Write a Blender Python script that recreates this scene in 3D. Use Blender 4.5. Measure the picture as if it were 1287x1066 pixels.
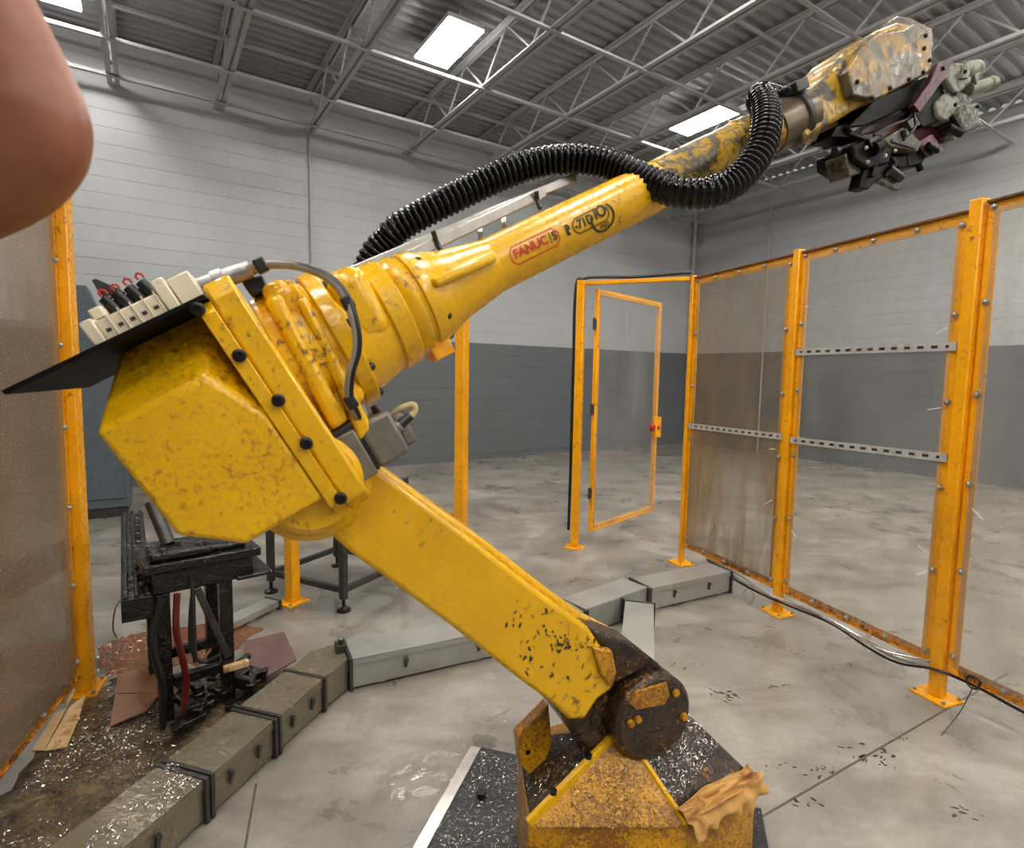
import bpy, bmesh, math, random
from mathutils import Vector as V, Matrix
random.seed(7)
S = bpy.context.scene
C = S.collection
for o in list(bpy.data.objects):
    bpy.data.objects.remove(o)

# ------------------------------------------------------------------ camera
FPX, PITCH, ROLL, H = 700.66, 0.0888842, -0.01667659, 1.55
_f = V((0, math.cos(PITCH), -math.sin(PITCH)))
_r = V((1, 0, 0))
_d = _f.cross(_r)
CR = _r * math.cos(ROLL) + _d * math.sin(ROLL)
CD = -_r * math.sin(ROLL) + _d * math.cos(ROLL)
EYE = V((0, 0, H))
cd = bpy.data.cameras.new('camera')
cam = bpy.data.objects.new('camera', cd)
C.objects.link(cam)
cam.matrix_world = Matrix(((CR.x, -CD.x, -_f.x, 0), (CR.y, -CD.y, -_f.y, 0), (CR.z, -CD.z, -_f.z, H), (0, 0, 0, 1)))
cd.sensor_fit = 'HORIZONTAL'
cd.sensor_width = 36
cd.lens = FPX / 1287 * 36
cd.clip_start = 0.02
cd.clip_end = 200
cd.dof.use_dof = True
cd.dof.focus_distance = 2.4
cd.dof.aperture_fstop = 5.0
S.camera = cam
# ------------------------------------------------------------------ light and exposure
LAMP = 40.0
w = bpy.data.worlds.new('world')
S.world = w
w.use_nodes = True
w.node_tree.nodes['Background'].inputs[0].default_value = (0.9, 0.95, 1, 1)
w.node_tree.nodes['Background'].inputs[1].default_value = 0.35
S.view_settings.view_transform = 'Standard'
S.view_settings.look = 'None'
S.view_settings.gamma = 1
S.view_settings.use_curve_mapping = False
S.view_settings.exposure = 0.3

# ------------------------------------------------------------------ survey of the room (metres)
def ray(x, y):
    return CR * ((x - 643.5) / FPX) + CD * ((y - 533) / FPX) + _f

def fl(x, y, z=0.0):
    d = ray(x, y)
    return EYE + d * ((z - H) / d.z)

def at(x, y, Y):
    d = ray(x, y)
    return EYE + d * (Y / d.y)

YAW = math.radians(33)
BD = V((math.cos(YAW), math.sin(YAW), 0))
BN = V((-math.sin(YAW), math.cos(YAW), 0))
CORNER = fl(863, 557)

def wp(a, b, z):
    p = CORNER + BD * a + BN * b
    return V((p.x, p.y, z))

Z3 = V((0, 0, 1))
# ------------------------------------------------------------------ mesh helpers
class MB:
    def __init__(s):
        s.v = []; s.f = []
    def add(s, vs, fs):
        k = len(s.v)
        s.v += [V(p) for p in vs]
        s.f += [tuple(i + k for i in f) for f in fs]
        return s
    def box(s, c, size, ax=None):
        X, Y, Z = ax if ax else (V((1, 0, 0)), V((0, 1, 0)), Z3)
        c = V(c); a, b, d = [q / 2 for q in size]
        vs = [c + X * (i * a) + Y * (j * b) + Z * (k * d) for i in (-1, 1) for j in (-1, 1) for k in (-1, 1)]
        return s.add(vs, [(0, 1, 3, 2), (4, 6, 7, 5), (0, 4, 5, 1), (2, 3, 7, 6), (0, 2, 6, 4), (1, 5, 7, 3)])
    def beam(s, p0, p1, w, h, up=Z3):
        p0 = V(p0); p1 = V(p1); x = (p1 - p0); L = x.length; x = x / L
        y = up.cross(x)
        if y.length < 1e-4: y = V((1, 0, 0)).cross(x)
        y.normalize(); z = x.cross(y)
        return s.box((p0 + p1) / 2, (L, w, h), (x, y, z))
    def prism(s, poly, ext):
        n = len(poly); ext = V(ext)
        vs = [V(p) for p in poly] + [V(p) + ext for p in poly]
        fs = [tuple(range(n)), tuple(range(2 * n - 1, n - 1, -1))] + [(i, i + n, (i + 1) % n + n, (i + 1) % n) for i in range(n)]
        return s.add(vs, fs)
    def loft(s, rings, closed=True):
        n = len(rings[0]); vs = [p for r in rings for p in r]; fs = []
        for k in range(len(rings) - 1):
            for i in range(n):
                j = (i + 1) % n
                fs.append((k * n + i, k * n + j, (k + 1) * n + j, (k + 1) * n + i))
        if closed:
            fs.append(tuple(range(n - 1, -1, -1)))
            fs.append(tuple(range((len(rings) - 1) * n, len(rings) * n)))
        return s.add(vs, fs)
    def lathe(s, p0, d, prof, seg=24, ref=None, sx=1.0):
        p0 = V(p0); d = V(d).normalized()
        a = V(ref) if ref else (Z3 if abs(d.z) < .9 else V((1, 0, 0)))
        a = (a - d * a.dot(d)).normalized(); b = d.cross(a)
        rings = [[p0 + d * t + (a * math.cos(q) + b * math.sin(q) * sx) * max(r, 1e-4) for q in [2 * math.pi * i / seg for i in range(seg)]] for t, r in prof]
        return s.loft(rings)
    def cyl(s, p0, p1, r, seg=12, r1=None):
        p0 = V(p0); p1 = V(p1)
        return s.lathe(p0, p1 - p0, [(0, r), ((p1 - p0).length, r if r1 is None else r1)], seg)
    def tube(s, pts, r, seg=8):
        pts = [V(p) for p in pts]; n = len(pts); rings = []
        t0 = (pts[1] - pts[0]).normalized()
        a = (Z3 if abs(t0.z) < .9 else V((1, 0, 0))); a = (a - t0 * a.dot(t0)).normalized()
        for k in range(n):
            t = (pts[min(k + 1, n - 1)] - pts[max(k - 1, 0)]).normalized()
            a = (a - t * a.dot(t)).normalized(); b = t.cross(a)
            rr = r[k] if isinstance(r, (list, tuple)) else r
            rings.append([pts[k] + (a * math.cos(2 * math.pi * i / seg) + b * math.sin(2 * math.pi * i / seg)) * rr for i in range(seg)])
        return s.loft(rings)
    def dome(s, c, d, r, h, seg=10):
        return s.lathe(c, d, [(0, r), (h * .55, r * .95), (h * .9, r * .6), (h, r * .15)], seg)

def spline(pts, n=8):
    pts = [V(p) for p in pts]; out = []
    P = [pts[0] * 2 - pts[1]] + pts + [pts[-1] * 2 - pts[-2]]
    for i in range(1, len(P) - 2):
        for k in range(n):
            t = k / n
            out.append(.5 * ((2 * P[i]) + (P[i + 1] - P[i - 1]) * t + (2 * P[i - 1] - 5 * P[i] + 4 * P[i + 1] - P[i + 2]) * t * t + (3 * P[i] - P[i - 1] - 3 * P[i + 1] + P[i + 2]) * t ** 3))
    out.append(pts[-1])
    return out

WM = {}
def tag(o, label=None, cat=None, group=None, kind=None):
    if label: o['label'] = label
    if cat: o['category'] = cat
    if group: o['group'] = group
    if kind: o['kind'] = kind
    return o

def thing(name, label, cat, loc=(0, 0, 0), group=None, kind=None):
    o = bpy.data.objects.new(name, None)
    C.objects.link(o)
    o.empty_display_size = .1
    o.location = V(loc)
    WM[o] = V(loc)
    return tag(o, label, cat, group, kind)

def obj(name, mb, mat, parent=None, bevel=0, smooth=35, seg=2, recalc=True):
    off = WM.get(parent, V((0, 0, 0))) if parent else V((0, 0, 0))
    me = bpy.data.meshes.new(name)
    org = V((0, 0, 0))
    if parent is None:
        xs = [p.x for p in mb.v]; ys = [p.y for p in mb.v]
        org = V(((min(xs) + max(xs)) / 2, (min(ys) + max(ys)) / 2, min(p.z for p in mb.v)))
    me.from_pydata([tuple(p - off - org) for p in mb.v], [], mb.f)
    if recalc:
        bm = bmesh.new(); bm.from_mesh(me)
        bmesh.ops.recalc_face_normals(bm, faces=bm.faces)
        bm.to_mesh(me); bm.free()
    me.materials.append(mat)
    o = bpy.data.objects.new(name, me)
    C.objects.link(o)
    if parent: o.parent = parent
    else: o.location = org
    WM[o] = off + org
    if smooth:
        me.shade_smooth()
        me.set_sharp_from_angle(angle=math.radians(smooth))
    if bevel:
        m = o.modifiers.new('bevel', 'BEVEL'); m.width = bevel; m.segments = seg; m.limit_method = 'ANGLE'; m.angle_limit = math.radians(40)
        m.harden_normals = False
    return o

def inst(name, me, parent, loc):
    o = bpy.data.objects.new(name, me)
    C.objects.link(o)
    o.parent = parent
    o.location = V(loc) - WM.get(parent, V((0, 0, 0)))
    WM[o] = V(loc)
    return o

# ------------------------------------------------------------------ material helpers
def lin(c):
    return tuple((x / 255 / 12.92 if x / 255 <= .04045 else ((x / 255 + .055) / 1.055) ** 2.4) for x in c) + (1,)

class NT:
    def __init__(s, name):
        s.m = bpy.data.materials.new(name); s.m.use_nodes = True
        s.t = s.m.node_tree; s.p = s.t.nodes['Principled BSDF']; s.out = s.t.nodes['Material Output']
        s.co = None
    def n(s, kind, **kw):
        q = s.t.nodes.new(kind)
        for k, v in kw.items():
            if k.startswith('_'): setattr(q, k[1:], v)
            else: q.inputs[k].default_value = v
        return q
    def l(s, a, b): s.t.links.new(a, b)
    def coord(s):
        if s.co is None: s.co = s.n('ShaderNodeNewGeometry').outputs['Position']
        return s.co
    def noise(s, scale, detail=4, rough=.6, dist=0, vec=None):
        q = s.n('ShaderNodeTexNoise', Scale=scale, Detail=detail, Roughness=rough, Distortion=dist)
        s.l(vec or s.coord(), q.inputs['Vector']); return q.outputs['Fac']
    def vor(s, scale, feature='F1', vec=None):
        q = s.n('ShaderNodeTexVoronoi', Scale=scale, _feature=feature)
        s.l(vec or s.coord(), q.inputs['Vector']); return q.outputs['Distance']
    def ramp(s, fac, stops):
        q = s.n('ShaderNodeValToRGB'); e = q.color_ramp.elements
        while len(e) < len(stops): e.new(.5)
        for i, (p, c) in enumerate(stops):
            e[i].position = p; e[i].color = c if not isinstance(c, (int, float)) else (c, c, c, 1)
        s.l(fac, q.inputs[0]); return q.outputs[0]
    def mix(s, fac, a, b):
        q = s.n('ShaderNodeMix', _data_type='RGBA')
        for sock, val in ((q.inputs[0], fac), (q.inputs[6], a), (q.inputs[7], b)):
            if hasattr(val, 'is_output'): s.l(val, sock)
            else: sock.default_value = val
        return q.outputs[2]
    def math(s, op, a, b=0.0):
        q = s.n('ShaderNodeMath', _operation=op)
        for i, val in enumerate((a, b)):
            if hasattr(val, 'is_output'): s.l(val, q.inputs[i])
            else: q.inputs[i].default_value = val
        return q.outputs[0]
    def bump(s, h, strength=.3, dist=.002):
        q = s.n('ShaderNodeBump', Strength=strength, Distance=dist); s.l(h, q.inputs['Height']); s.l(q.outputs[0], s.p.inputs['Normal'])
    def set(s, color=None, rough=None, metal=None, spec=None, coat=None):
        for k, val in (('Base Color', color), ('Roughness', rough), ('Metallic', metal), ('Specular IOR Level', spec), ('Coat Weight', coat)):
            if val is None: continue
            if hasattr(val, 'is_output'): s.l(val, s.p.inputs[k])
            else: s.p.inputs[k].default_value = val
        return s

def plain(name, c, rough=.5, metal=0, var=.12, scale=25, bump=0):
    t = NT(name); c = lin(c)
    n = t.noise(scale)
    dk = tuple(x * (1 - var * 2) for x in c[:3]) + (1,); lt = tuple(min(1, x * (1 + var)) for x in c[:3]) + (1,)
    t.set(t.ramp(n, [(.3, dk), (.7, lt)]), rough, metal)
    if bump: t.bump(t.noise(scale * 4), bump)
    return t.m

def dirty(name, base, dirt, amount=.5, speck=70, rough=.3, blot=5, bump=.1, dirt2=None, coat=0, wet=None):
    """paint with speckles of dirt and larger worn blots"""
    t = NT(name); base = lin(base); dirt = lin(dirt)
    big = t.noise(blot, 5, .65)
    sm = t.noise(speck, 3, .6, .8)
    s = t.math('ADD', t.math('MULTIPLY', big, .55), t.math('MULTIPLY', sm, .6))
    m = t.ramp(s, [(.80 - amount * .45, 0.0), (.86 - amount * .36, 1.0)])
    var = t.mix(t.ramp(t.noise(3.5, 3), [(.35, 0.), (.7, 1.)]), base, tuple(x * .8 for x in base[:3]) + (1,))
    col = t.mix(m, var, dirt)
    if dirt2:
        m2 = t.ramp(t.noise(blot * 1.7, 6, .7, .5), [(.52, 0.), (.6, 1.)])
        col = t.mix(m2, col, lin(dirt2))
    t.set(col, t.ramp(sm, [(.3, max(.05, rough - .12)), (.7, rough + .2)]), 0, .5)
    if coat: t.set(coat=coat)
    if wet: t.set(rough=t.ramp(big, [(.35, rough * .6), (.65, rough * 1.8)]))
    if wet: t.bump(t.noise(wet[0], 3, .55, 1.8), wet[1], wet[2])
    elif bump: t.bump(t.math('ADD', sm, t.math('MULTIPLY', big, .5)), bump, .004)
    return t.m

M = {}
M['yellow'] = dirty('robot_yellow_paint', (230, 175, 2), (116, 70, 4), .34, 65, .2, 4, .1)
M['cover'] = dirty('robot_cover_paint', (232, 178, 4), (150, 94, 6), .47, 90, .26, 1.6, .25)
M['tube'] = dirty('robot_tube_paint', (230, 175, 3), (88, 58, 12), .3, 50, .24, 5, .1)
M['worn'] = dirty('worn_wrist_paint', (180, 140, 34), (52, 44, 30), .55, 34, .3, 9, .25, (64, 56, 42))
M['wornplate'] = dirty('worn_wrist_plate', (112, 102, 84), (58, 50, 42), .5, 40, .3, 5, .2, (168, 130, 52))
M['oily'] = dirty('oily_black_casting', (56, 40, 26), (140, 92, 30), .34, 60, .14, 9, .8, (28, 22, 18), wet=(26, .7, .014))
M['basey'] = dirty('oily_yellow_base', (206, 146, 12), (128, 80, 18), .6, 110, .2, 5, .8, wet=(60, .5, .006))
M['link'] = dirty('robot_link_paint', (232, 176, 2), (104, 62, 4), .26, 50, .2, 3, .08)
M['fence'] = dirty('fence_yellow_paint', (246, 168, 4), (92, 48, 12), .28, 40, .26, 9, .07)
M['rusty'] = dirty('rusty_fence_rail', (214, 136, 24), (84, 44, 18), .55, 50, .4, 8, .15)
M['capstrip'] = dirty('rusty_cap_strip', (120, 72, 24), (60, 34, 18), .5, 40, .4, 8, .1)
M['galv'] = plain('galvanised_steel', (166, 164, 156), .3, .35, .1, 5)
M['ductoily'] = dirty('wet_galvanised_steel', (126, 118, 98), (90, 76, 48), .36, 70, .2, 4, .35, wet=(18, .4, .012))
M['ductoily'].node_tree.nodes['Principled BSDF'].inputs['Metallic'].default_value = .3
M['rail'] = plain('tray_steel', (205, 200, 192), .25, .75)
M['sleeve'] = plain('stained_sleeve', (104, 92, 76), .3, .7)
M['strip'] = plain('slotted_strip', (196, 192, 184), .4, .3, .1)
M['steel'] = plain('dull_steel', (150, 148, 145), .35, .8)
M['zinc'] = plain('zinc_bolt', (176, 170, 158), .35, .6)
M['darksteel'] = plain('dark_steel', (74, 72, 70), .38, .55, .2)
M['black'] = plain('black_plastic', (20, 20, 22), .38)
M['hose'] = plain('black_conduit', (4, 4, 6), .14, 0, .1)
M['hose'].node_tree.nodes['Principled BSDF'].inputs['Specular IOR Level'].default_value = .32
M['bolt'] = plain('black_bolt', (22, 20, 18), .35, .3)
M['blackplate'] = plain('black_plate', (13, 13, 15), .5, 0, .15)
M['blackplate'].node_tree.nodes['Principled BSDF'].inputs['Specular IOR Level'].default_value = .15
M['motor'] = plain('motor_grey', (112, 106, 96), .42, .25, .12)
M['beige'] = dirty('beige_plastic', (226, 212, 184), (120, 96, 60), .22, 60, .45, 6, .03)
M['beigecable'] = plain('beige_cable', (205, 184, 132), .4)
M['greycable'] = plain('grey_cable', (150, 140, 126), .35, .1)
M['red'] = plain('red_cap', (190, 46, 40), .4)
M['redink'] = plain('red_print', (196, 30, 22), .45, 0, .15, 60)
M['blackink'] = plain('black_print', (44, 32, 16), .5, 0, .3, 60)
M['maroon'] = dirty('maroon_paint', (84, 26, 38), (34, 16, 18), .42, 40, .35, 8, .1)
M['jaw'] = dirty('pale_green_casting', (128, 128, 110), (54, 50, 38), .52, 45, .4, 9, .25)
M['jawdark'] = dirty('grimy_casting', (96, 90, 74), (40, 36, 28), .55, 45, .4, 9, .25)
M['gripblack'] = dirty('gripper_black', (13, 12, 12), (52, 46, 38), .3, 45, .42, 9, .2)
M['gripblack'].node_tree.nodes['Principled BSDF'].inputs['Specular IOR Level'].default_value = .15
M['wetblack'] = dirty('wet_black_iron', (22, 19, 17), (74, 64, 52), .26, 60, .16, 10, 1.0, wet=(24, .7, .014))
M['redhose'] = plain('red_hose', (92, 22, 18), .3)
M['board'] = plain('red_brown_sheet', (104, 74, 66), .5, 0, .15, 8)
M['card'] = plain('wet_cardboard', (152, 106, 76), .5, 0, .15, 8)
M['paper'] = dirty('oily_paper', (214, 180, 128), (150, 104, 52), .45, 25, .4, 8, .3)
M['rag'] = dirty('tan_rag', (196, 146, 76), (140, 92, 40), .5, 14, .65, 6, .3)
M['cabinet'] = plain('grey_blue_cabinet', (86, 95, 100), .5)
M['tie'] = plain('white_tie', (225, 222, 214), .5)
M['joist'] = plain('grey_joist_paint', (172, 172, 172), .5, 0, .06, 3)
M['deck'] = plain('grey_deck_paint', (152, 152, 153), .55, 0, .06, 2)
M['housing'] = plain('lamp_housing', (200, 200, 200), .4)
t = NT('lamp_diffuser'); t.p.inputs['Emission Color'].default_value = (1, .97, .92, 1); t.p.inputs['Emission Strength'].default_value = LAMP; t.set((.9, .9, .9, 1)); M['lamp'] = t.m

def blockmat(name, c):
    t = NT(name); c = lin(c)
    g = t.n('ShaderNodeObjectInfo').outputs['Random']
    col = t.mix(g, tuple(x * .98 for x in c[:3]) + (1,), tuple(x * 1.015 for x in c[:3]) + (1,))
    t.set(t.mix(t.ramp(t.noise(1.2, 4), [(.35, 0.), (.7, 1.)]), col, tuple(x * .9 for x in c[:3]) + (1,)), .5)
    t.bump(t.noise(90, 4), .25, .003)
    return t.m
M['blockl'] = blockmat('pale_grey_block_paint', (176, 178, 178))
M['blockd'] = blockmat('dark_grey_block_paint', (98, 101, 104))

# concrete floor: stains, fine pits, damp patches that shine
t = NT('concrete')
big = t.noise(.55, 5, .6); mid = t.noise(2.6, 5, .65, .4); fine = t.noise(35, 4, .7)
q = t.n('ShaderNodeMapping'); q.inputs['Scale'].default_value = (.6, 2.0, 1); q.inputs['Rotation'].default_value = (0, 0, math.radians(-25)); t.l(t.coord(), q.inputs['Vector'])
streak = t.noise(1.3, 5, .65, .6, q.outputs[0])
sm = t.math('ADD', t.math('MULTIPLY', mid, .5), t.math('MULTIPLY', streak, .5))
c1 = t.ramp(sm, [(.34, lin((92, 87, 80))), (.5, lin((138, 131, 121))), (.64, lin((166, 160, 150)))])
c2 = t.mix(t.ramp(fine, [(.3, 0.25), (.6, 0.)]), c1, lin((120, 112, 100)))
c3 = t.mix(t.ramp(t.noise(1.1, 6, .7, .8), [(.5, 0.), (.62, .55)]), c2, lin((112, 105, 95)))
t.set(c3, t.ramp(t.math('ADD', t.math('MULTIPLY', big, .5), t.math('MULTIPLY', mid, .5)), [(.38, .2), (.56, .5)]), 0, .5)
t.bump(t.math('ADD', fine, t.math('MULTIPLY', mid, 2.)), .15, .002)
M['concrete'] = t.m

def puddle_mat(name, c, depth, alpha):
    t = NT(name)
    b = t.noise(15, 3, .5, 1.8)
    t.set(t.mix(t.ramp(t.noise(9, 5), [(.4, 0.), (.65, 1.)]), lin(c), lin(depth)), .05, 0, .8)
    t.bump(b, .8, .03)
    tr = t.n('ShaderNodeBsdfTransparent'); mx = t.n('ShaderNodeMixShader')
    f = t.ramp(t.noise(6, 5, .7), [(.3, alpha - .2), (.7, min(1, alpha + .15))])
    t.l(f, mx.inputs[0]); t.l(tr.outputs[0], mx.inputs[1]); t.l(t.p.outputs[0], mx.inputs[2]); t.l(mx.outputs[0], t.out.inputs[0])
    return t.m
M['oil'] = puddle_mat('brown_oily_water', (116, 98, 70), (48, 36, 24), .85)
M['rustwater'] = puddle_mat('rusty_water', (150, 82, 44), (120, 96, 70), .75)
t = NT('clear_water_film')
_tr = t.n('ShaderNodeBsdfTransparent'); _gl = t.n('ShaderNodeBsdfGlossy', Roughness=.06); _fr = t.n('ShaderNodeFresnel', IOR=1.6); _mx = t.n('ShaderNodeMixShader')
_bp = t.n('ShaderNodeBump', Strength=.4, Distance=.01); t.l(t.noise(18, 4, .6, .8), _bp.inputs['Height']); t.l(_bp.outputs[0], _gl.inputs['Normal'])
_bk = t.n('ShaderNodeNewGeometry').outputs['Backfacing']
t.l(t.math('MULTIPLY', t.math('MULTIPLY', _fr.outputs[0], t.math('SUBTRACT', 1., _bk)), t.ramp(t.noise(5, 4, .6), [(.36, 0.), (.44, 1.)])), _mx.inputs[0]); t.l(_tr.outputs[0], _mx.inputs[1]); t.l(_gl.outputs[0], _mx.inputs[2]); t.l(_mx.outputs[0], t.out.inputs[0])
M['ripple'] = t.m
M['water'] = t.m.copy(); M['water'].name = 'still_water_film'
for _q in M['water'].node_tree.nodes:
    if _q.bl_idname == 'ShaderNodeBump': _q.inputs['Strength'].default_value = .05

def pane_mat(name, haze_c, lo, hi, rough, dots=.0, low=None):
    """clear plastic sheet with a dried film on it"""
    t = NT(name)
    q = t.n('ShaderNodeMapping'); q.inputs['Scale'].default_value = (1, 1, .35); t.l(t.coord(), q.inputs['Vector'])
    n = t.noise(3.2, 5, .65, .3, q.outputs[0])
    f = t.ramp(n, [(.32, lo), (.68, hi)])
    if low:
        sp = t.n('ShaderNodeSeparateXYZ'); t.l(t.coord(), sp.inputs[0])
        q2 = t.n('ShaderNodeMapping'); q2.inputs['Scale'].default_value = (1, 1, .12); t.l(t.coord(), q2.inputs['Vector'])
        f = t.math('ADD', f, t.math('MULTIPLY', t.ramp(t.noise(6, 4, .6, .5, q2.outputs[0]), [(.3, 0.), (.7, low)]), t.ramp(t.math('MULTIPLY', sp.outputs[2], .4), [(.36, 1.), (.56, 0.)])))
    dm = t.ramp(t.noise(70, 2, .5), [(.27, dots), (.31, 0.)])
    sc = t.ramp(t.vor(60), [(.08, dots), (.14, 0.)])
    f = t.math('MINIMUM', t.math('ADD', t.math('ADD', f, dm), sc), 1.)
    col = t.mix(t.ramp(t.noise(1.4, 4), [(.4, 0.), (.65, 1.)]), lin(haze_c), tuple(x * .8 for x in lin(haze_c)[:3]) + (1,))
    col = t.mix(sc, col, (.85, .84, .8, 1))
    t.set(col, rough, 0, .5)
    tr = t.n('ShaderNodeBsdfTransparent'); tr.inputs[0].default_value = (.97, .97, .96, 1)
    gl = t.n('ShaderNodeBsdfGlossy'); gl.inputs['Roughness'].default_value = .07
    fr = t.n('ShaderNodeFresnel', IOR=1.5)
    m1 = t.n('ShaderNodeMixShader'); m2 = t.n('ShaderNodeMixShader')
    t.l(f, m1.inputs[0]); t.l(tr.outputs[0], m1.inputs[1]); t.l(t.p.outputs[0], m1.inputs[2])
    bk = t.n('ShaderNodeNewGeometry').outputs['Backfacing']
    t.l(t.math('MULTIPLY', t.math('MULTIPLY', fr.outputs[0], .8), t.math('SUBTRACT', 1., bk)), m2.inputs[0]); t.l(m1.outputs[0], m2.inputs[1]); t.l(gl.outputs[0], m2.inputs[2])
    t.l(m2.outputs[0], t.out.inputs[0])
    return t.m
M['pane'] = pane_mat('hazy_clear_sheet', (190, 184, 172), .06, .3, .3, dots=.22)
M['paned'] = pane_mat('brown_hazy_sheet', (148, 122, 94), .4, .75, .22, dots=.6)
M['panestain'] = pane_mat('stained_clear_sheet', (158, 134, 100), .06, .28, .3, dots=.25, low=.7)
M['panec'] = pane_mat('clear_sheet', (190, 186, 176), .03, .16, .3, dots=.12)

# ================================================================== the room
A0, B0, ZR, ZC = -17.0, -15.0, 5.55, 5.0
fm = MB()
fm.add([wp(A0 - .3, B0 - .3, 0), wp(.3, B0 - .3, 0), wp(.3, .3, 0), wp(A0 - .3, .3, 0), wp(A0 - .3, B0 - .3, -.1), wp(.3, B0 - .3, -.1), wp(.3, .3, -.1), wp(A0 - .3, .3, -.1)],
       [(0, 1, 2, 3), (7, 6, 5, 4), (0, 4, 5, 1), (1, 5, 6, 2), (2, 6, 7, 3), (3, 7, 4, 0)])
floor = tag(obj('floor', fm, M['concrete'], smooth=0), kind='structure')

def block_mesh(nm, ln, ht, dr, nr, mat):
    """one block: face toward nr, thin rounded arris"""
    b = MB(); a = ln / 2; h = ht / 2; e = .0028; d = .02
    def P(x, z, y): return dr * x + Z3 * z + nr * y
    vs = [P(-a, -h, -d), P(a, -h, -d), P(a, h, -d), P(-a, h, -d), P(-a, -h, -e), P(a, -h, -e), P(a, h, -e), P(-a, h, -e), P(-a + .0003, -h + e, 0), P(a - .0003, -h + e, 0), P(a - .0003, h - e, 0), P(-a + .0003, h - e, 0)]
    fs = [(3, 2, 1, 0), (8, 9, 10, 11)]
    for k in (0, 4):
        for i in range(4):
            j = (i + 1) % 4
            fs.append((k + i, k + j, k + 4 + j, k + 4 + i))
    b.add(vs, fs)
    me = bpy.data.meshes.new(nm); me.from_pydata([tuple(p) for p in b.v], [], b.f); me.materials.append(mat)
    bm = bmesh.new(); bm.from_mesh(me); bmesh.ops.recalc_face_normals(bm, faces=bm.faces); bm.to_mesh(me); bm.free()
    return me, b

def block_wall(name, base, dr, nr, x0, x1, ztop, visible):
    """base + dr*x; nr points into the room; visible(x) -> within the range photographed"""
    root = MB()
    root.add([base + dr * x0 - nr * .004, base + dr * x1 - nr * .004, base + dr * x1 - nr * .004 + Z3 * ztop, base + dr * x0 - nr * .004 + Z3 * ztop,
              base + dr * x0 - nr * .2, base + dr * x1 - nr * .2, base + dr * x1 - nr * .2 + Z3 * ztop, base + dr * x0 - nr * .2 + Z3 * ztop],
             [(0, 1, 2, 3), (7, 6, 5, 4), (0, 4, 5, 1), (1, 5, 6, 2), (2, 6, 7, 3), (3, 7, 4, 0)])
    tm = NT(name + '_mortar')
    sp = tm.n('ShaderNodeSeparateXYZ'); tm.l(tm.coord(), sp.inputs[0])
    tm.set(tm.mix(tm.math('GREATER_THAN', sp.outputs[2], 2.09), lin((90, 93, 96)), lin((160, 162, 162))), .7)
    wall = tag(obj(name, root, tm.m, smooth=0), kind='structure')
    ml, gl = block_mesh('pale_block', .3998, .195, dr, nr, M['blockl'])
    mdk, gd = block_mesh('dark_block', .3998, .195, dr, nr, M['blockd'])
    items = []
    k = 0
    z = .09 + .1
    while z < ztop - .05:
        x = x0 + .2 + (.2 if k % 2 else 0)
        while x < x1 - .1:
            p = base + dr * x + Z3 * z
            items.append(((p - EYE).length if visible(x) else 99, p, z))
            x += .4
        k += 1; z += .2
    items.sort(key=lambda q: q[0])
    sl, sd = MB(), MB()
    for i, (dist, p, z) in enumerate(items):
        me, g = (mdk, gd) if z < 2.09 else (ml, gl)
        if i < 300: inst('block', me, wall, p + nr * .0)
        else: (sd if z < 2.09 else sl).add([q + p for q in g.v], g.f)
    for m_, mt in ((sl, M['blockl']), (sd, M['blockd'])):
        o = obj('block_courses', m_, mt, wall, smooth=0, recalc=False); o['kind'] = 'stuff'
    m_ = MB(); 
    m_.add([base + dr * x0 + nr * .001, base + dr * x1 + nr * .001, base + dr * x1 + nr * .001 + Z3 * .085, base + dr * x0 + nr * .001 + Z3 * .085], [(0, 1, 2, 3)])
    obj('bottom_course', m_, M['blockd'], wall, smooth=0)
    return wall

block_wall('wall_back', CORNER, BD, -BN, A0, 0, ZR, lambda x: -12.0 < x < -.2)
block_wall('wall_right', CORNER, BN, -BD, B0, 0, ZR, lambda x: x > -7.2)
for nm, pts in (('wall_left', [(A0, B0), (A0, 0)]), ('wall_front', [(A0, B0), (0, B0)])):
    m_ = MB(); (a0, b0), (a1, b1) = pts
    dn = V((0, 0, 0)) - (BD if nm == 'wall_left' else BN) * .2
    m_.prism([wp(a0, b0, 0), wp(a1, b1, 0), wp(a1, b1, ZR), wp(a0, b0, ZR)], dn)
    tag(obj(nm, m_, M['blockl'], smooth=0), kind='structure')

# roof deck: flutes run along the back wall
m_ = MB(); pr = []
b = B0
while b < 0.2:
    for db, dz in ((0, 0), (.04, 0), (.058, .042), (.122, .042), (.14, 0)):
        if b + db < .2: pr.append((b + db, ZR + dz))
    b += .15
vs = []
for b, z in pr: vs += [wp(A0, b, z), wp(0, b, z)]
n0 = len(vs)
vs += [wp(A0, B0, ZR + .2), wp(0, B0, ZR + .2), wp(A0, .2, ZR + .2), wp(0, .2, ZR + .2)]
m_.add(vs, [(2 * i, 2 * i + 1, 2 * i + 3, 2 * i + 2) for i in range(len(pr) - 1)] + [(n0, n0 + 1, n0 + 3, n0 + 2)])
ceil = tag(obj('ceiling', m_, M['deck'], smooth=0, recalc=False), kind='structure')
JA = [-16, -14.6, -13.3, -12.05, -10.84, -9.7, -8.53, -7.05, -5.75, -4.45, -3.15, -1.95, -.85]
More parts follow.
